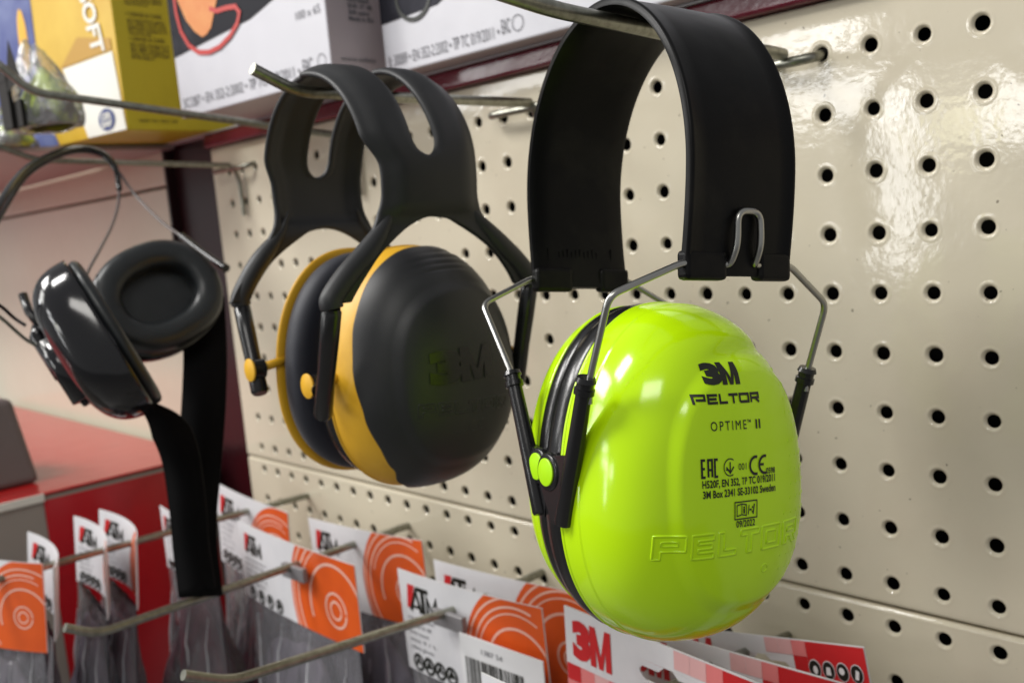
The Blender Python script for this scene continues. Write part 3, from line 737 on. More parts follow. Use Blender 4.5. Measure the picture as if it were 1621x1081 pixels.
# ------------------------------------------------------------------ YELLOW / CHARCOAL EAR DEFENDER
YT = empty('ear_defender', frame((-.2522, -.1419, .1283), -2.57, -1.41, .35), 'charcoal and yellow ear defender with slotted headband, middle of the three headsets', 'ear defender')
YC, YW = .0040, -.1480; YA, YB = .0490, .0610
def ybm():
    # path on the arch by arc parameter; two strips joined below the slot, splitting into arms
    base = arch(.0541, .054, .0722, .002, 44, 10)
    half = [p for p in base[:len(base) // 2 + 1]]          # right side, from hem to apex
    ext = []                                                # arm extension below the hem
    for k in range(30): t = 1 - k / 30; ext.append((.0521 + .002 * math.sin(math.pi * t), -.0722 - .0385 * t))
    R_ = ext + half; full = R_ + [(-x, z) for x, z in R_[:-1][::-1]]
    m = len(full); rows = []
    for i, (x, z) in enumerate(full):
        t = max(0, -z)                                      # depth below apex
        hw = .0285 - .0010 * smooth(.034, .056, t)
        if t > .062: hw = .0275 + (.0625 - .0275) * smooth(.062, .122, t)
        hf = hw + (.0065 if x > 0 else .0035) * (1 - smooth(.034, .050, t)) + .001
        s = .0068
        if t < .046: q = max(0, (t - .036) / .010); gap = s * math.sqrt(max(0, 1 - q * q))
        else: gap = 0
        ctr = (-.0035 if x > 0 else .0015) + .0025 * math.exp(-(x / .02) ** 2)
        if t > .0735: q = max(0, min(1, (t - .0735) / .020)); gap = (hw - .0105) * math.sqrt(1 - (1 - q) ** 2); ctr = 0
        a = full[max(0, i - 1)]; b = full[min(m - 1, i + 1)]
        tv = Vector((b[0] - a[0], 0, b[1] - a[1])).normalized(); nn = Vector((tv.z, 0, -tv.x))
        rows.append((x, z, hw, hf, gap, ctr, nn, t))
    V = []; F = []; K = 9
    for (x, z, hw, hf, gap, ctr, nn, t) in rows:
        for (a, b) in ((-hf, ctr - gap), (ctr + gap, hw)):
            for k in range(K):
                v = a + (b - a) * k / (K - 1)
                camb = .0042 * smooth(0, .011, (hf if v < 0 else hw) - abs(v)) * (1 - smooth(.066, .078, t))
                if gap > .001 and t < .05: camb -= .0014 * (1 - smooth(0, .003, abs(v - ctr) - gap))
                V.append(Vector((x, v, z)) + nn * (camb - .001))
    for i in range(len(rows) - 1):
        for s_ in (0, 1):
            for k in range(K - 1):
                a = i * 2 * K + s_ * K + k; F.append([a, a + 1, a + 1 + 2 * K, a + 2 * K])
    return V, F
V_, F_ = ybm()
me = bpy.data.meshes.new('headband'); me.from_pydata([tuple(v) for v in V_], [], F_)
bm = bmesh.new(); bm.from_mesh(me); bmesh.ops.remove_doubles(bm, verts=bm.verts, dist=.00008); bmesh.ops.recalc_face_normals(bm, faces=bm.faces); bm.to_mesh(me); bm.free()
me.materials.append(M['ygray']); me.polygons.foreach_set('use_smooth', [True] * len(me.polygons))
yb = bpy.data.objects.new('headband', me); COL.objects.link(yb); yb.parent = YT
md = yb.modifiers.new('solid', 'SOLIDIFY'); md.thickness = .0034; md.offset = 0
md = yb.modifiers.new('sub', 'SUBSURF'); md.levels = 1; md.render_levels = 2
def yarm(sg, sv_, utop, vtop, ubot, vbot, wbot=-.163):
    P = catmull([(sg * .0500, sv_ * .0215, -.0640), (sg * .0520, sv_ * .0262, -.0745), (sg * .0530, sv_ * .0385, -.0880), (sg * (.3 * .053 + .7 * utop), sv_ * (.038 + .6 * (abs(vtop) - .038)), -.0985), (sg * utop, vtop, -.1080), (sg * utop, vtop, -.1120)], 7)
    o = mk('arm', *sweep(P, lambda t: .0008 + .0044 * smooth(.0, .45, t), n=20, sy=1.0), M['ygray'], YT)
    top = Vector((sg * utop, vtop, -.1115)); bot = Vector((sg * ubot, vbot, wbot)); d = bot - top
    V, F = sweep([top, top + d * .03, top + d * .04, top + d * .3, top + d * .6, top + d * .97, bot], 1.0, n=22)
    rs = [.0038, .0040, .0045, .0045, .0042, .0045, .0036]
    for i in range(7):
        p = [top, top + d * .03, top + d * .04, top + d * .3, top + d * .6, top + d * .97, bot][i]
        for k in range(22): V[i * 22 + k] = p + (V[i * 22 + k] - p) * rs[i]
    autosm(mk('yoke_tube', V, F, M['blk'], YT), 45)
    # pivot block with round yellow button
    ub = ubot - .0078 if sg > 0 else ubot - .001; w0 = -.1495 if sg > 0 else -.1445
    c = Vector((sg * ub, vbot + sv_ * -.0010, w0))
    if sg < 0: c = Vector((-.0335, vbot, -.1445))
    blk = join([sweep([c - Vector((0, sv_ * .004, 0)), c + Vector((0, sv_ * .0028, 0))], .0052, n=24), sweep([c - Vector((0, sv_ * .0020, 0)), Vector((sg * ubot, vbot, w0 - .002))], .0040, n=16)])
    mo = autosm(mk('pivot_mount', *blk, M['blk'], YT), 40)
    mk('pivot_button', *disc(c + Vector((0, sv_ * .0028, 0)), (0, sv_, 0), .0060, .0010, .0009), M['yel'], mo)
    mk('pivot_stub', *sweep([c, Vector((c.x + (.004 if sg > 0 else .002), YC + sv_ * (YA - .004), w0 + .003))], .0024, n=12), M['yel'], YT)
yarm(1, -1, .0545, -.0605, .0290, -.0560, -.1640); yarm(1, 1, .0530, .0580, .0400, .0555, -.1630)
yarm(-1, -1, .0545, -.0520, .0310, -.0575, -.1570); yarm(-1, 1, .0545, .0560, .0310, .0560, -.1570)
# right cup: yellow base shell with charcoal cap over it
YU = .0185; YD = .0430
def ydisp(th, ph, p): return 0.0
yv, yf = shell(YC, YW, YU, 1, YA, YB, YD, rim=.006, nph=70, nth=130)
yc = mk('ear_cup', yv, yf, M['yel'], YT)
def phb(th):
    # cap edge: low at front top, retreats in the middle of the front side, then comes down again
    a = (math.degrees(th) + 360) % 360      # 180 = front (-v)
    K = [(0, 9), (60, 9), (90, 15), (125, 17), (155, 19), (175, 22), (195, 28), (215, 31), (232, 28), (246, 17), (258, 9), (290, 9), (360, 9)]
    for (a0, v0), (a1, v1) in zip(K, K[1:]):
        if a <= a1: return v0 + (v1 - v0) * smooth(a0, a1, a)
    return 9
def cdisp(th, ph, p):
    d = .0006 * smooth(0, .02, ph - R(phb(th)))
    vv = (p.y - YC - .004) / .040; ww = (p.z - YW + .003) / .046
    rr = (abs(vv) ** 2.4 + abs(ww) ** 2.4) ** (1 / 2.4)
    d += .0011 * (1 - smooth(.86, 1.0, rr))
    for k in range(4):   # moulded flow grooves at the top
        q = p.z - (YW + .0485 + .0028 * k - 6 * (p.y - YC - .004) ** 2)
        d -= .0005 * math.exp(-(q / .0007) ** 2) * math.exp(-((p.y - YC - .004 * k) / .016) ** 2)
    return d
cv_, cf_ = shell(YC, YW, YU, 1, YA, YB, YD, off=.0007, phb=phb, disp=cdisp, rim=.0011, nph=130, nth=200)
yb2 = BVHTree.FromPolygons(cv_, cf_)
ycap = mk('cup_cap', cv_, cf_, M['cap'], yc)
def yem(name, lines, r=.00040): return mk(name, *proj_lines(lines, yb2, r, sink=.5, n=6), M['cap'], ycap)
def letter_outline_3m(x0, y0, h):
    V, F = logo3m(x0, y0, h, h * 1.85); return V, F
mk('embossed_logo', *project(logo3m(-.0165, -.1535, .0165, .0370), yb2, 1, .0006, .0012), M['blk'], ycap, smooth=False)
yem('embossed_word', emb_outlines('PELTOR', -.0225, .0310, -.1672, .0058, slope=-.06), .00055)
yem('embossed_mark', [circ(.0075, -.1760, .0024, None, 70, 290, 12), circ(.0130, -.1760, .0024, None, 70, 290, 12), [(.0110, -.1760), (.0125, -.1760)], [(-.009, -.1775), (-.004, -.1775)], [(-.002, -.1775), (.002, -.1775)]], .0003)
mk('ear_cushion', *ring(YC, YW, YU - .0175, YU + .0008, YA - .001, YB - .001, .018), M['cush'], YT)
mk('cup_rim', *ring(YC, YW, YU - .0006, YU + .0016, YA + .0007, YB + .0007, .006), M['yel'], YT)
# left cup facing us from inside
LU = -.0325
s3, f3 = shell(YC + .002, YW + .001, LU, -1, YA - .002, YB - .001, .036, e1=1.9, e2=2.0, rim=.006, nph=40, nth=100)
mk('ear_cup', s3, f3, M['yel'], YT)
mk('cup_rim', *ring(YC - .001, YW + .001, LU - .0014, LU + .0012, YA + .0006, YB + .0004, .006), M['yel'], YT)
mk('ear_cushion', *ring(YC - .001, YW + .001, LU + .0008, LU + .0185, YA - .0012, YB - .002, .020), M['foam'], YT)
mk('foam_liner', *plate(YC - .001, YW + .001, LU + .0060, YA - .012, YB - .012), M['foam'], YT)

# ------------------------------------------------------------------ GLOSSY BLACK HEADSET (far left, soft focus)
def basis(c, fx, tilt_axis=None):
    """matrix whose local x is fx and local z close to world up"""
    x = Vector(fx).normalized(); z = Vector((0, 0, 1)); z = (z - x * z.dot(x)).normalized(); y = z.cross(x)
    m = Matrix((x, y, z)).transposed().to_4x4(); m.translation = c; return m
HB = at(250, 470, .66)
HS = empty('headset', HB, 'glossy black headset with leatherette ear cushion and neck straps, left of the yellow one', 'headset')
def inh(P): return [Vector(p) - HB for p in P]
def sub(Mx, vf, name, m, parent=HS, smooth_=True):
    V, F = vf; Mi = Matrix.Translation(-HB) @ Mx
    return mk(name, [Mi @ Vector(v) for v in V], F, m, parent, smooth_)
toC = (CAMP - HB).normalized()
fx = (toC * 1.0 + RX * .18 - RY * .42 ).normalized()
Mr = basis(HB, fx) @ Matrix.Rotation(R(22), 4, 'X')
sub(Mr, shell(0, 0, -.008, -1, .0430, .0375, .030, nth=90, nph=40, rim=.006), 'ear_cup', M['glossb'])
sub(Mr, ring(0, 0, -.008, .011, .0425, .037, .019, egg=0.0), 'ear_cushion', M['leather'])
sub(Mr, plate(0, 0, -.003, .030, .026), 'foam_liner', M['leather'])
HO = at(150, 545, .58)
# long axis from upper left to lower right in the view, shell face towards lower left
la = (RX * .53 + RY * .85).normalized(); fn = (-RX * .80 + RY * .50 - RZ * .33)
fn = (fn - la * fn.dot(la)).normalized(); yy = la.cross(fn) * -1
zz = -la; yv_ = zz.cross(fn)
Mo = Matrix((fn, yv_, zz)).transposed().to_4x4(); Mo.translation = HO
oc = sub(Mo, shell(0, 0, -.010, 1, .0400, .0500, .031, e1=3.6, e2=2.6, ex=2.7, egg=.12, nth=110, nph=50, rim=.006), 'ear_cup', M['glossb'])
sub(Mo, ring(0, 0, -.017, -.009, .0375, .0480, .015, egg=0), 'ear_cushion', M['leather'])
sub(Mo, join([sweep([(.0215, -.015, -.008), (.0245, -.015, -.004), (.0245, -.015, .024), (.021, -.015, .027)], .0050, n=14), sweep([(.0205, .0, -.025), (.021, .0, .015)], .007, n=14)]), 'pivot_bracket', M['glossb'])
sub(Mo, join([sweep([(.020, -.014, .022), (.022, -.02, .040), (.020, -.024, .052)], .0026, n=12), sweep([(.021, -.012, -.026), (.024, -.018, -.012), (.024, -.02, .0)], .0028, n=12)]), 'cable_plug', M['blk'])
sub(Mo, join([disc((.0268, -.015, -.002), (1, 0, 0), .0020, .0006), disc((.0255, -.015, .010), (1, 0, 0), .0016, .0006)]), 'rivet', M['bright'])
# neck arc hanging over the hook and thin wires
arc = [at(-45, 415, .60), at(0, 330, .64), at(42, 272, .70), at(95, 243, .76), at(132, 237, .80), at(165, 246, .80), at(183, 268, .79), at(189, 300, .78)]
tube('neck_arc', catmull(inh(arc), 8), lambda t: .0044 * (1 - .45 * t) if t < .85 else .0022, M['blk'], HS)
wr = [at(187, 285, .79), at(188, 318, .78), at(178, 355, .75), at(158, 395, .70), at(140, 428, .64), at(133, 452, .60)]
tube('cable', catmull(inh(wr), 6), .0011, M['greyobj'], HS)
wr = [at(188, 272, .79), at(215, 310, .78), at(252, 348, .76), at(284, 372, .74), at(318, 398, .71), at(352, 424, .68)]
tube('cable', catmull(inh(wr), 6), .0011, M['greyobj'], HS)
tube('cable_sleeve', catmull(inh([at(288, 374, .72), at(322, 400, .70), at(358, 425, .68)]), 6), .0030, M['blk'], HS)
tube('cable', catmull(inh([at(-30, 470, .55), at(0, 484, .56), at(22, 503, .57), at(40, 515, .57)]), 6), .0010, M['blk'], HS)
tube('cable', catmull(inh([at(-30, 480, .55), at(5, 506, .56), at(45, 540, .57), at(98, 567, .575)]), 6), .0010, M['steel'], HS)
def ribbon(P, wdt, th, side, name='neck_strap', m='web'):
    V = []; F = []; s = Vector(side).normalized()
    for i, p in enumerate(P):
        t = (P[min(i + 1, len(P) - 1)] - P[max(i - 1, 0)]).normalized(); nn = s.cross(t).normalized()
        w_ = wdt[i] if isinstance(wdt, list) else wdt
        for a, b in ((-1, -1), (1, -1), (1, 1), (-1, 1)): V.append(p + s * a * w_ / 2 + nn * b * th / 2)
    for i in range(len(P) - 1):
        for k in range(4): F.append([i * 4 + k, i * 4 + (k + 1) % 4, (i + 1) * 4 + (k + 1) % 4, (i + 1) * 4 + k])
    F += [[0, 1, 2, 3], [len(V) - 4, len(V) - 3, len(V) - 2, len(V) - 1]]
    return mk(name, V, F, M[m], HS)
sp = catmull(inh([at(322, 470, .69), at(325, 560, .67), at(322, 650, .66), at(315, 740, .66), at(308, 840, .66), at(318, 944, .66)]), 6)
ribbon(sp, .0285, .0018, RX + RZ * .2)
sp = catmull(inh([at(232, 640, .585), at(262, 668, .60), at(285, 720, .62), at(297, 800, .63), at(303, 870, .64), at(313, 936, .645)]), 6)
n_ = len(sp); ribbon(sp, [.008 + .016 * min(1, i / 8) for i in range(n_)], .0018, RX - RY * .3)

# ------------------------------------------------------------------ left bay: red and grey box, grey part on it
e = empty('storage_box', Vector((-.777, -.055, -.162)), 'big red and grey box with a glossy top, in the bay at the lower left', 'box')
sb = mk('box_body', *box(-.70, 0, -.60, .05, -.45, -.002), M['greybox'], e, smooth=False); bevel(sb, .003)
mk('red_panel', *box(.0002, .0012, -.115, .046, -.45, -.006), M['redbox'], e, smooth=False)
b = mk('lid', *box(-.70, .002, -.60, .045, -.0015, .0015), M['redtop'], e, smooth=False); bevel(b, .001)
mk('lid_edge', *box(.0022, .004, -.60, -.115, -.006, .001), M['palew'], e, smooth=False)
e = empty('grey_case', on(-34, 778, 2, -.160), 'grey moulded case standing on the red box, cut by the left edge of the photo', 'case')
g = mk('case_body', *join([([(-.09, -.05, 0), (.020, -.05, 0), (.020, .05, 0), (-.09, .05, 0), (-.09, -.045, .082), (.004, -.045, .082), (.004, .04, .082), (-.09, .04, .082)], [[0, 1, 2, 3], [4, 5, 6, 7], [0, 1, 5, 4], [1, 2, 6, 5], [2, 3, 7, 6], [3, 0, 4, 7]])]), M['greyobj'], e, smooth=False); bevel(g, .006, 4)
mk('latch', *box(-.03, -.006, -.052, -.044, .070, .086), M['steel'], e, smooth=False)

# ------------------------------------------------------------------ packets
def card_sheet(w, h, mm, e, name='header_card', arch_=0.0, slot=True):
    """header card front sheet with a euro slot; local x right, z down from 0, front -y"""
    # slightly curved sheet
    n = 16; V = []; F = []
    for i in range(n + 1):
        x = -w / 2 + w * i / n; y = arch_ * (1 - (2 * x / w) ** 2)
        for z in (0, -h): V += [(x, -y - .0004, z), (x, -y + .0004, z)]
    for i in range(n):
        a = 4 * i; b = a + 4
        F += [[a, b, b + 2, a + 2], [a + 1, a + 3, b + 3, b + 1], [a, a + 1, b + 1, b], [a + 2, b + 2, b + 3, a + 3]]
    F += [[0, 2, 3, 1], [4 * n, 4 * n + 1, 4 * n + 3, 4 * n + 2]]
    return autosm(mk(name, V, F, mm, e), 30)
def curve_flat(name, vf, m, parent, off, w, arch_):
    V, F = vf
    # refine long faces so prints follow the bend
    bm = bmesh.new(); vs = [bm.verts.new((x, y, 0)) for x, y in V]
    for f in F:
        try: bm.faces.new([vs[i] for i in f])
        except ValueError: pass
    bmesh.ops.triangulate(bm, faces=bm.faces)
    for _ in range(3):
        ed = [e_ for e_ in bm.edges if e_.calc_length() > .010]
        if ed: bmesh.ops.subdivide_edges(bm, edges=ed, cuts=1); bmesh.ops.triangulate(bm, faces=bm.faces)
    bm.verts.index_update()
    P = [(v.co.x, -(arch_ * (1 - (2 * v.co.x / w) ** 2)) - .0004 - off, v.co.y) for v in bm.verts]
    FF = [[v.index for v in f.verts] for f in bm.faces]; bm.free()
    return mk(name, P, FF, m, parent)
def clip(P, x0, x1, z0, z1):
    """Sutherland-Hodgman to a rectangle"""
    def cl(Q, ins, inter):
        out = []
        for i in range(len(Q)):
            a, b = Q[i - 1], Q[i]
            if ins(b):
                if not ins(a): out.append(inter(a, b))
                out.append(b)
            elif ins(a): out.append(inter(a, b))
        return out
    def ix(v): return lambda a, b: (v, a[1] + (b[1] - a[1]) * (v - a[0]) / (b[0] - a[0]))
    def iz(v): return lambda a, b: (a[0] + (b[0] - a[0]) * (v - a[1]) / (b[1] - a[1]), v)
    for ins, it in ((lambda p: p[0] >= x0, ix(x0)), (lambda p: p[0] <= x1, ix(x1)), (lambda p: p[1] >= z0, iz(z0)), (lambda p: p[1] <= z1, iz(z1))):
        if P: P = cl(P, ins, it)
    return P
def ring_clipped(cx, cz, r, wd_, x0, x1, z0, z1, a0=0, a1=360, ry=None):
    parts = []; ry = ry or r
    L = circ(cx, cz, r, ry, a0, a1, 48); L2 = circ(cx, cz, r - wd_, ry - wd_, a0, a1, 48)
    runs = [[]]
    for i in range(len(L) - 1):
        q = clip([L[i], L[i + 1], L2[i + 1], L2[i]], x0, x1, z0, z1)
        if len(q) > 2: runs[-1].append((q, [list(range(len(q)))]))
        elif runs[-1]: runs.append([])
    parts = max(runs, key=len)
    return join(parts) if parts else None
def bag(e, w, top, h, depth, seed, content='glove'):
    """clear bag hanging under a card, with a gathered content"""
    rnd = random.Random(seed); n = 90; m_ = 70; V = []; F = []
    ph = [rnd.uniform(0, 6) for _ in range(6)]
    for s in (-1, 1):
        for j in range(m_ + 1):
            t = j / m_; wz = w * (.97 + .08 * math.sin(t * 3 + ph[4]) * t)
            for i in range(n + 1):
                u = i / n; x = (u - .5) * wz
                env = (math.sin(math.pi * u) ** .6) * min(1, .12 + t * 2.0)
                wr_ = .35 * math.sin(u * 21 + ph[0] + 3 * math.sin(t * 4 + ph[2])) * math.sin(t * 5 + ph[1]) + .22 * math.sin(u * 37 + t * 11 + ph[3])
                fold = .0012 * env * math.sin(u * 74 + 5 * math.sin(t * 3.1 + ph[5]) + ph[0]) * (.4 + .6 * math.sin(t * 7 + u * 5 + ph[1])) + .0008 * env * math.sin(u * 31 + t * 40 + ph[2]) * math.sin(t * 13 + ph[3])
                V.append((x, s * depth * env * (1 + .75 * wr_) / 2 + fold + .0005 * s, top - h * t))
    N = (n + 1) * (m_ + 1)
    for s in (0, 1):
        for j in range(m_):
            for i in range(n):
                a = s * N + j * (n + 1) + i; F.append([a, a + 1, a + n + 2, a + n + 1])
    b_ = mk('clear_bag', V, F, M['film'], e)
    for q in range(4):      # pale ribbons along the film, painted as its white glint streaks
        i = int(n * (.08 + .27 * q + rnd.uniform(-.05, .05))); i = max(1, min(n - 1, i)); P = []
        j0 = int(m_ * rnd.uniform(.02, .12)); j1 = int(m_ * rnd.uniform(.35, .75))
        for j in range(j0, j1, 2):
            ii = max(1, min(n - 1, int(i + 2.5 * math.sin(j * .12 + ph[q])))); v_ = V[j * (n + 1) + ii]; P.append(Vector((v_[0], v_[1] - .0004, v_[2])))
        if len(P) > 4: mk('painted_glint', *sweep(catmull(P, 3), lambda t: .0002 + .0007 * math.sin(math.pi * t) ** 2, n=8), M['glint'], b_)
    mk('packed_glove', *crumple(w * .05 * rnd.uniform(-1, 1), 0, top - h * .58, w * .38, depth * .32, h * .46, seed, .5), M[content], e)
    mk('packed_glove', *crumple(-w * .22, 0, top - h * .60, w * .18, depth * .20, h * .30, seed + 5, .6), M['gloveg' if content == 'glove' else 'glove'], e)
    return b_
def atm_packet(pos, yaw, w, label, roll=0, arch_=.003, h=None, bagh=.20, content='gloveg', tilt=0, bagd=.030):
    h = h or w * .37
    Mx = Matrix.Translation(pos) @ Matrix.Rotation(R(yaw), 4, 'Z') @ Matrix.Rotation(R(tilt), 4, 'X') @ Matrix.Rotation(R(roll), 4, 'Y')
    e = empty('glove_packet', Mx, label, 'packet', 'orange and white glove packets on the bottom hooks')
    s = w / .12
    card = card_sheet(w, h, M['white'], e, arch_=arch_)
    def cf(nm, vf, m, off=.00015): return curve_flat(nm, vf, M[m], card, off, w, arch_)
    def X(a): return -w / 2 + a * w
    def Z(b): return -b * h
    # orange field: right part, bounded by a big arc on the left
    cx, cz, rr = X(.90), Z(.62), w * .40
    P = clip(circ(cx, cz, rr, rr * .96, n=64), X(0), X(1) - .0001, Z(1) + .0001, Z(0) - .0001)
    cf('orange_print', fill2(P), 'orange')
    for r_, a0, a1, ww in ((.94, 60, 215, .010), (.83, 70, 225, .010), (.74, 60, 160, .007), (.56, -90, 200, .012), (.22, 0, 360, .010), (.12, 0, 360, .010)):
        q = ring_clipped(X(.84), Z(.62), rr * r_ * .86, w * ww, X(0), X(1) - .0002, Z(1) + .0002, Z(0) - .0002, a0, a1)
        if q: cf('spiral_line', q, 'pale', .0003)
    # logo
    hh = h * .22; x0 = X(.055)
    cf('logo_slash', ([(x0, Z(.36)), (x0 + hh * .28, Z(.36)), (x0 + hh * .75, Z(.12)), (x0 + hh * .20, Z(.12))], [[0, 1, 2, 3]]), 'red')
    a_ = [stroke2([(x0 + hh * .30, Z(.38)), (x0 + hh * .80, Z(.17)), (x0 + hh * 1.10, Z(.38))], hh * .24), stroke2([(x0 + hh * .52, Z(.33)), (x0 + hh * 1.0, Z(.33))], hh * .14),
          stroke2([(x0 + hh * .85, Z(.145)), (x0 + hh * 1.75, Z(.145))], hh * .20), stroke2([(x0 + hh * 1.30, Z(.145)), (x0 + hh * 1.30, Z(.38))], hh * .26),
          stroke2([(x0 + hh * 1.62, Z(.38)), (x0 + hh * 1.62, Z(.20)), (x0 + hh * 1.95, Z(.34)), (x0 + hh * 2.28, Z(.20)), (x0 + hh * 2.28, Z(.38))], hh * .22)]
    cf('logo', join(a_), 'ink', .0003)
    for k, s_ in enumerate(['active protection', 'hand wear EN 388', 'nitrile coated', 'size 9 / L', 'safety gloves']):
        cf('printed_text', fit_text(s_, X(.05), X(.05 + .22 - .03 * (k % 3)), Z(.47 + .075 * k), h * .038), 'greyink', .0003)
    ic = []
    for k in range(4):
        cx_ = X(.10 + .088 * k); cz_ = Z(.90)
        ic.append(stroke2(circ(cx_, cz_, h * .075, n=20), h * .030, True)); ic.append(stroke2([(cx_ - h * .04, cz_ - h * .03), (cx_, cz_ + h * .04), (cx_ + h * .04, cz_ - h * .02)], h * .035))
        if k % 2: ic.append(stroke2([(cx_ - h * .03, cz_), (cx_ + h * .04, cz_)], h * .04))
    cf('care_icons', join(ic), 'ink', .0003)
    bag(e, w * .97, -h + .002, bagh, bagd, int(abs(pos[0]) * 1000) + 3, content)
    return e
Yv = Vector
atm_packet(Yv((-.4650, -.0960, -.1700)), -2, .176, 'front glove packet on the middle bottom hook, wide orange spiral card', content='gloveg', h=.062)
atm_packet(Yv((-.4438, -.0480, -.1705)), 1, .147, 'rear glove packet on the middle bottom hook, just under the pegboard seam', roll=-2.8, h=.066)
atm_packet(Yv((-.2915, -.0760, -.1735)), 0, .139, 'glove packet behind the barcode ticket, below the lime ear defender', h=.069, content='gloveg', roll=-2)
atm_packet(Yv((-.2810, -.0480, -.1735)), 1, .149, 'glove packet half hidden by the lime ear cup, behind the barcode one', h=.069, roll=-2.7)
atm_packet(Yv((-.6000, -.0560, -.1670)), 1, .122, 'rear glove packet beside the black strap, near the corner of the pegboard', roll=4.5, h=.075, content='glove')
atm_packet(Yv((-.6010, -.1150, -.1690)), -3, .110, 'glove packet mostly hidden by the black strap, maroon glove inside its bag', h=.055, content='glove', bagd=.05)
atm_packet(Yv((-.6020, -.1700, -.1600)), -5, .094, 'glove packet seen nearly edge on, right one of the pair before the red panel', tilt=-5, content='glove', h=.055, arch_=-.010, roll=4)
atm_packet(Yv((-.6020, -.1920, -.1600)), -7, .094, 'glove packet seen nearly edge on, left one of the pair before the red panel', tilt=-4, h=.055, arch_=-.010, roll=4)
atm_packet(Yv((-.6020, -.2280, -.1630)), -7, .094, 'glove packet seen nearly edge on before the grey side of the box', tilt=-6, content='glove', h=.055, arch_=-.010, roll=4)
atm_packet(Yv((-.6220, -.2560, -.1630)), 20, .112, 'frontmost glove packet cut by the left edge, orange spiral facing us', tilt=-4, h=.066, arch_=.008, roll=2)

# price ticket and grey holders
def holder(pos, yaw, label, ticket=False):
    e = empty('price_ticket', Matrix.Translation(pos) @ Matrix.Rotation(R(yaw), 4, 'Z') @ Matrix.Scale(1.5, 4), label, 'price ticket' if ticket else 'label clip')
    bl = mk('clip', *box(-.003, .016, -.0018, .0010, -.007, .0), M['blade'], e, smooth=False); bevel(bl, .0006)
    if ticket:
        e2_ = .015
        tk = mk('paper', *box(.0000 + e2_, .047 + e2_, -.0032, -.0026, -.050, -.0055), M['label'], e, smooth=False); bevel(tk, .0002)
        rnd = random.Random(4); bars = []; x = .003
        while x < .036:
            wd_ = rnd.choice([.0004, .0007, .0011]); bars.append(rect2(x + e2_, -.0265, x + wd_ + e2_, -.0145)); x += wd_ + rnd.choice([.0004, .0006, .0010])
        flat('barcode', join(bars), M['ink'], tk, .0003, base=-.0032)
        flat('printed_number', fit_text('1387 54', .013 + e2_, .025 + e2_, -.0115, .0022), M['greyink'], tk, .0003, base=-.0032)
    return e
holder(Yv((-.306, -.0860, -.1880)), 2, 'white barcode price ticket hanging on the bottom hook', True)
holder(Yv((-.456, -.1060, -.1820)), 2, 'grey label clip on the middle bottom hook')

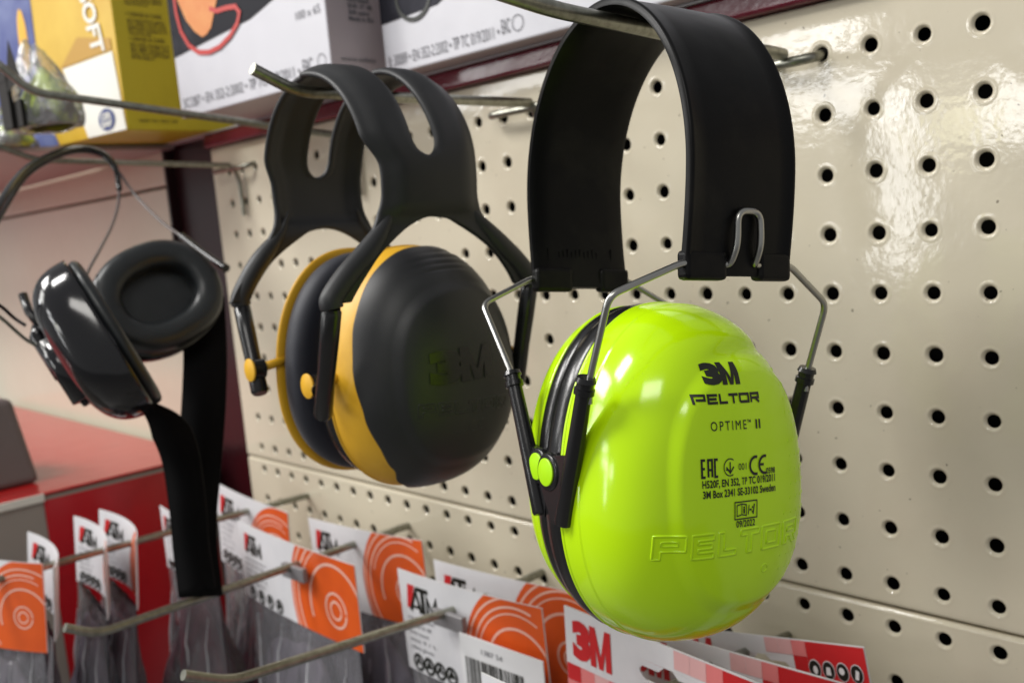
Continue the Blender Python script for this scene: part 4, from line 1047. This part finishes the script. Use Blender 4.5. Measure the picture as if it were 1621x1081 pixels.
# red and white packs
def red_pack(pos, yaw, roll, label, w=.104):
    k_ = w / .104; h = .110
    Mx = Matrix.Translation(pos) @ Matrix.Rotation(R(yaw), 4, 'Z') @ Matrix.Rotation(R(roll), 4, 'Y')
    e = empty('card_pack', Mx, label, 'pack', 'red and white card packs under the lime ear defender')
    T_, B_ = -.0085 * k_, -.0160 * k_; q_ = .0135 * k_
    def SC_(P): return [(a * k_, T_ + (b + .0055) * k_ * 1.07) for a, b in P]
    body = join([box(-w / 2, -q_, -.0004, .0004, -h, 0), box(q_, w / 2, -.0004, .0004, -h, 0), box(-q_, q_, -.0004, .0004, T_, 0), box(-q_, q_, -.0004, .0004, -h, B_)])
    card = mk('header_card', *body, M['white'], e, smooth=False)
    mk('slot_edge', *join([([(x, -.0004, z) for x, z in SC_(q)], [list(range(len(q)))]) for q in
        ([(-.0135, -.0055), (-.0135, -.0090), (-.0120, -.0078), (-.0045, -.0078), (-.0020, -.0056)], [(.0135, -.0055), (.0020, -.0056), (.0045, -.0078), (.0120, -.0078), (.0135, -.0090)],
         [(-.0135, -.0125), (-.0100, -.0125), (-.0120, -.0116), (-.0135, -.0100)], [(.0135, -.0125), (.0135, -.0100), (.0120, -.0116), (.0100, -.0125)])]), M['white'], card, smooth=False)
    def cf(nm, vf, m, off=.0003): return flat(nm, ([(a * k_, b * k_) for a, b in vf[0]], vf[1]), M[m], card, off, base=-.0004)
    W2 = .052
    cf('printed_logo', logo3m(-W2 + .0040, -.0200, .0160, .0205), 'red')
    cf('red_field', rect2(.0240, -h / k_ + .0002, W2 - .0002, -.0003), 'red')
    cols = ['pink2', 'white', 'pink2', 'pink', 'pink2']
    for c_ in range(3):
        for r_ in range(4):
            x_ = .0030 + c_ * .0070; z_ = -.0002 - r_ * .0070
            if x_ < .0140 and -.016 < z_ - .0070 and z_ < -.0085 + .001: continue
            if x_ < .0140 and r_ in (1, 2): continue
            cf('mosaic_square', rect2(x_, z_ - .0069, x_ + .0069, z_), cols[(c_ * 2 + r_ * 3) % 5] if c_ < 2 else ['pink', 'red', 'pink', 'red'][r_])
    for c_ in range(10):
        for r_ in range(2):
            x_ = -W2 + .0003 + c_ * .0075; z_ = -.0228 - r_ * .0068
            if x_ + .0075 > .0238 or (r_ == 0 and x_ > .001): continue
            cf('mosaic_square', rect2(x_, z_ - .0067, x_ + .0074, z_), ['red', 'pink', 'pink2', 'pink', 'red', 'pink2'][(c_ + 3 * r_) % 6])
    cf('red_field', rect2(-W2 + .0003, -h / k_ + .0002, .0238, -.0368), 'red')
    for k in range(4):
        c = W2 - .0052 - .0066 * (3 - k)
        cf('icon_rim', fill2(circ(c, -.0120, .0030, .0042)), 'white', .0005)
        cf('icon_disc', fill2(circ(c, -.0120, .0027, .0038)), 'ink', .0007)
        mk_ = [circ(c + .0004, -.0124, .0011, .0019), [(c - .0012, -.0140), (c + .0012, -.0140), (c + .0010, -.0105), (c - .0008, -.0105)], circ(c - .0002, -.0115, .0013, .0016), [(c - .001, -.0142), (c + .0006, -.0145), (c + .0014, -.0108), (c, -.0100)]][k]
        cf('icon_mark', fill2(mk_), 'label', .0009)
    return e
red_pack(Yv((-.1120, -.1000, -.1555)), -3, 2, 'front red and white card pack, its red logo clear of the lime cup', .142)
red_pack(Yv((-.1020, -.0700, -.1655)), 0, -1.5, 'second red and white card pack, its logo mostly behind the lime cup', .132)
red_pack(Yv((-.1020, -.0400, -.1690)), 0, -9, 'rearmost red card pack, four round icons near its right end', .116)
red_pack(Yv((-.0960, -.1700, -.1590)), 0, 2, 'lowest card pack whose red logo is cut by the bottom edge', .140)
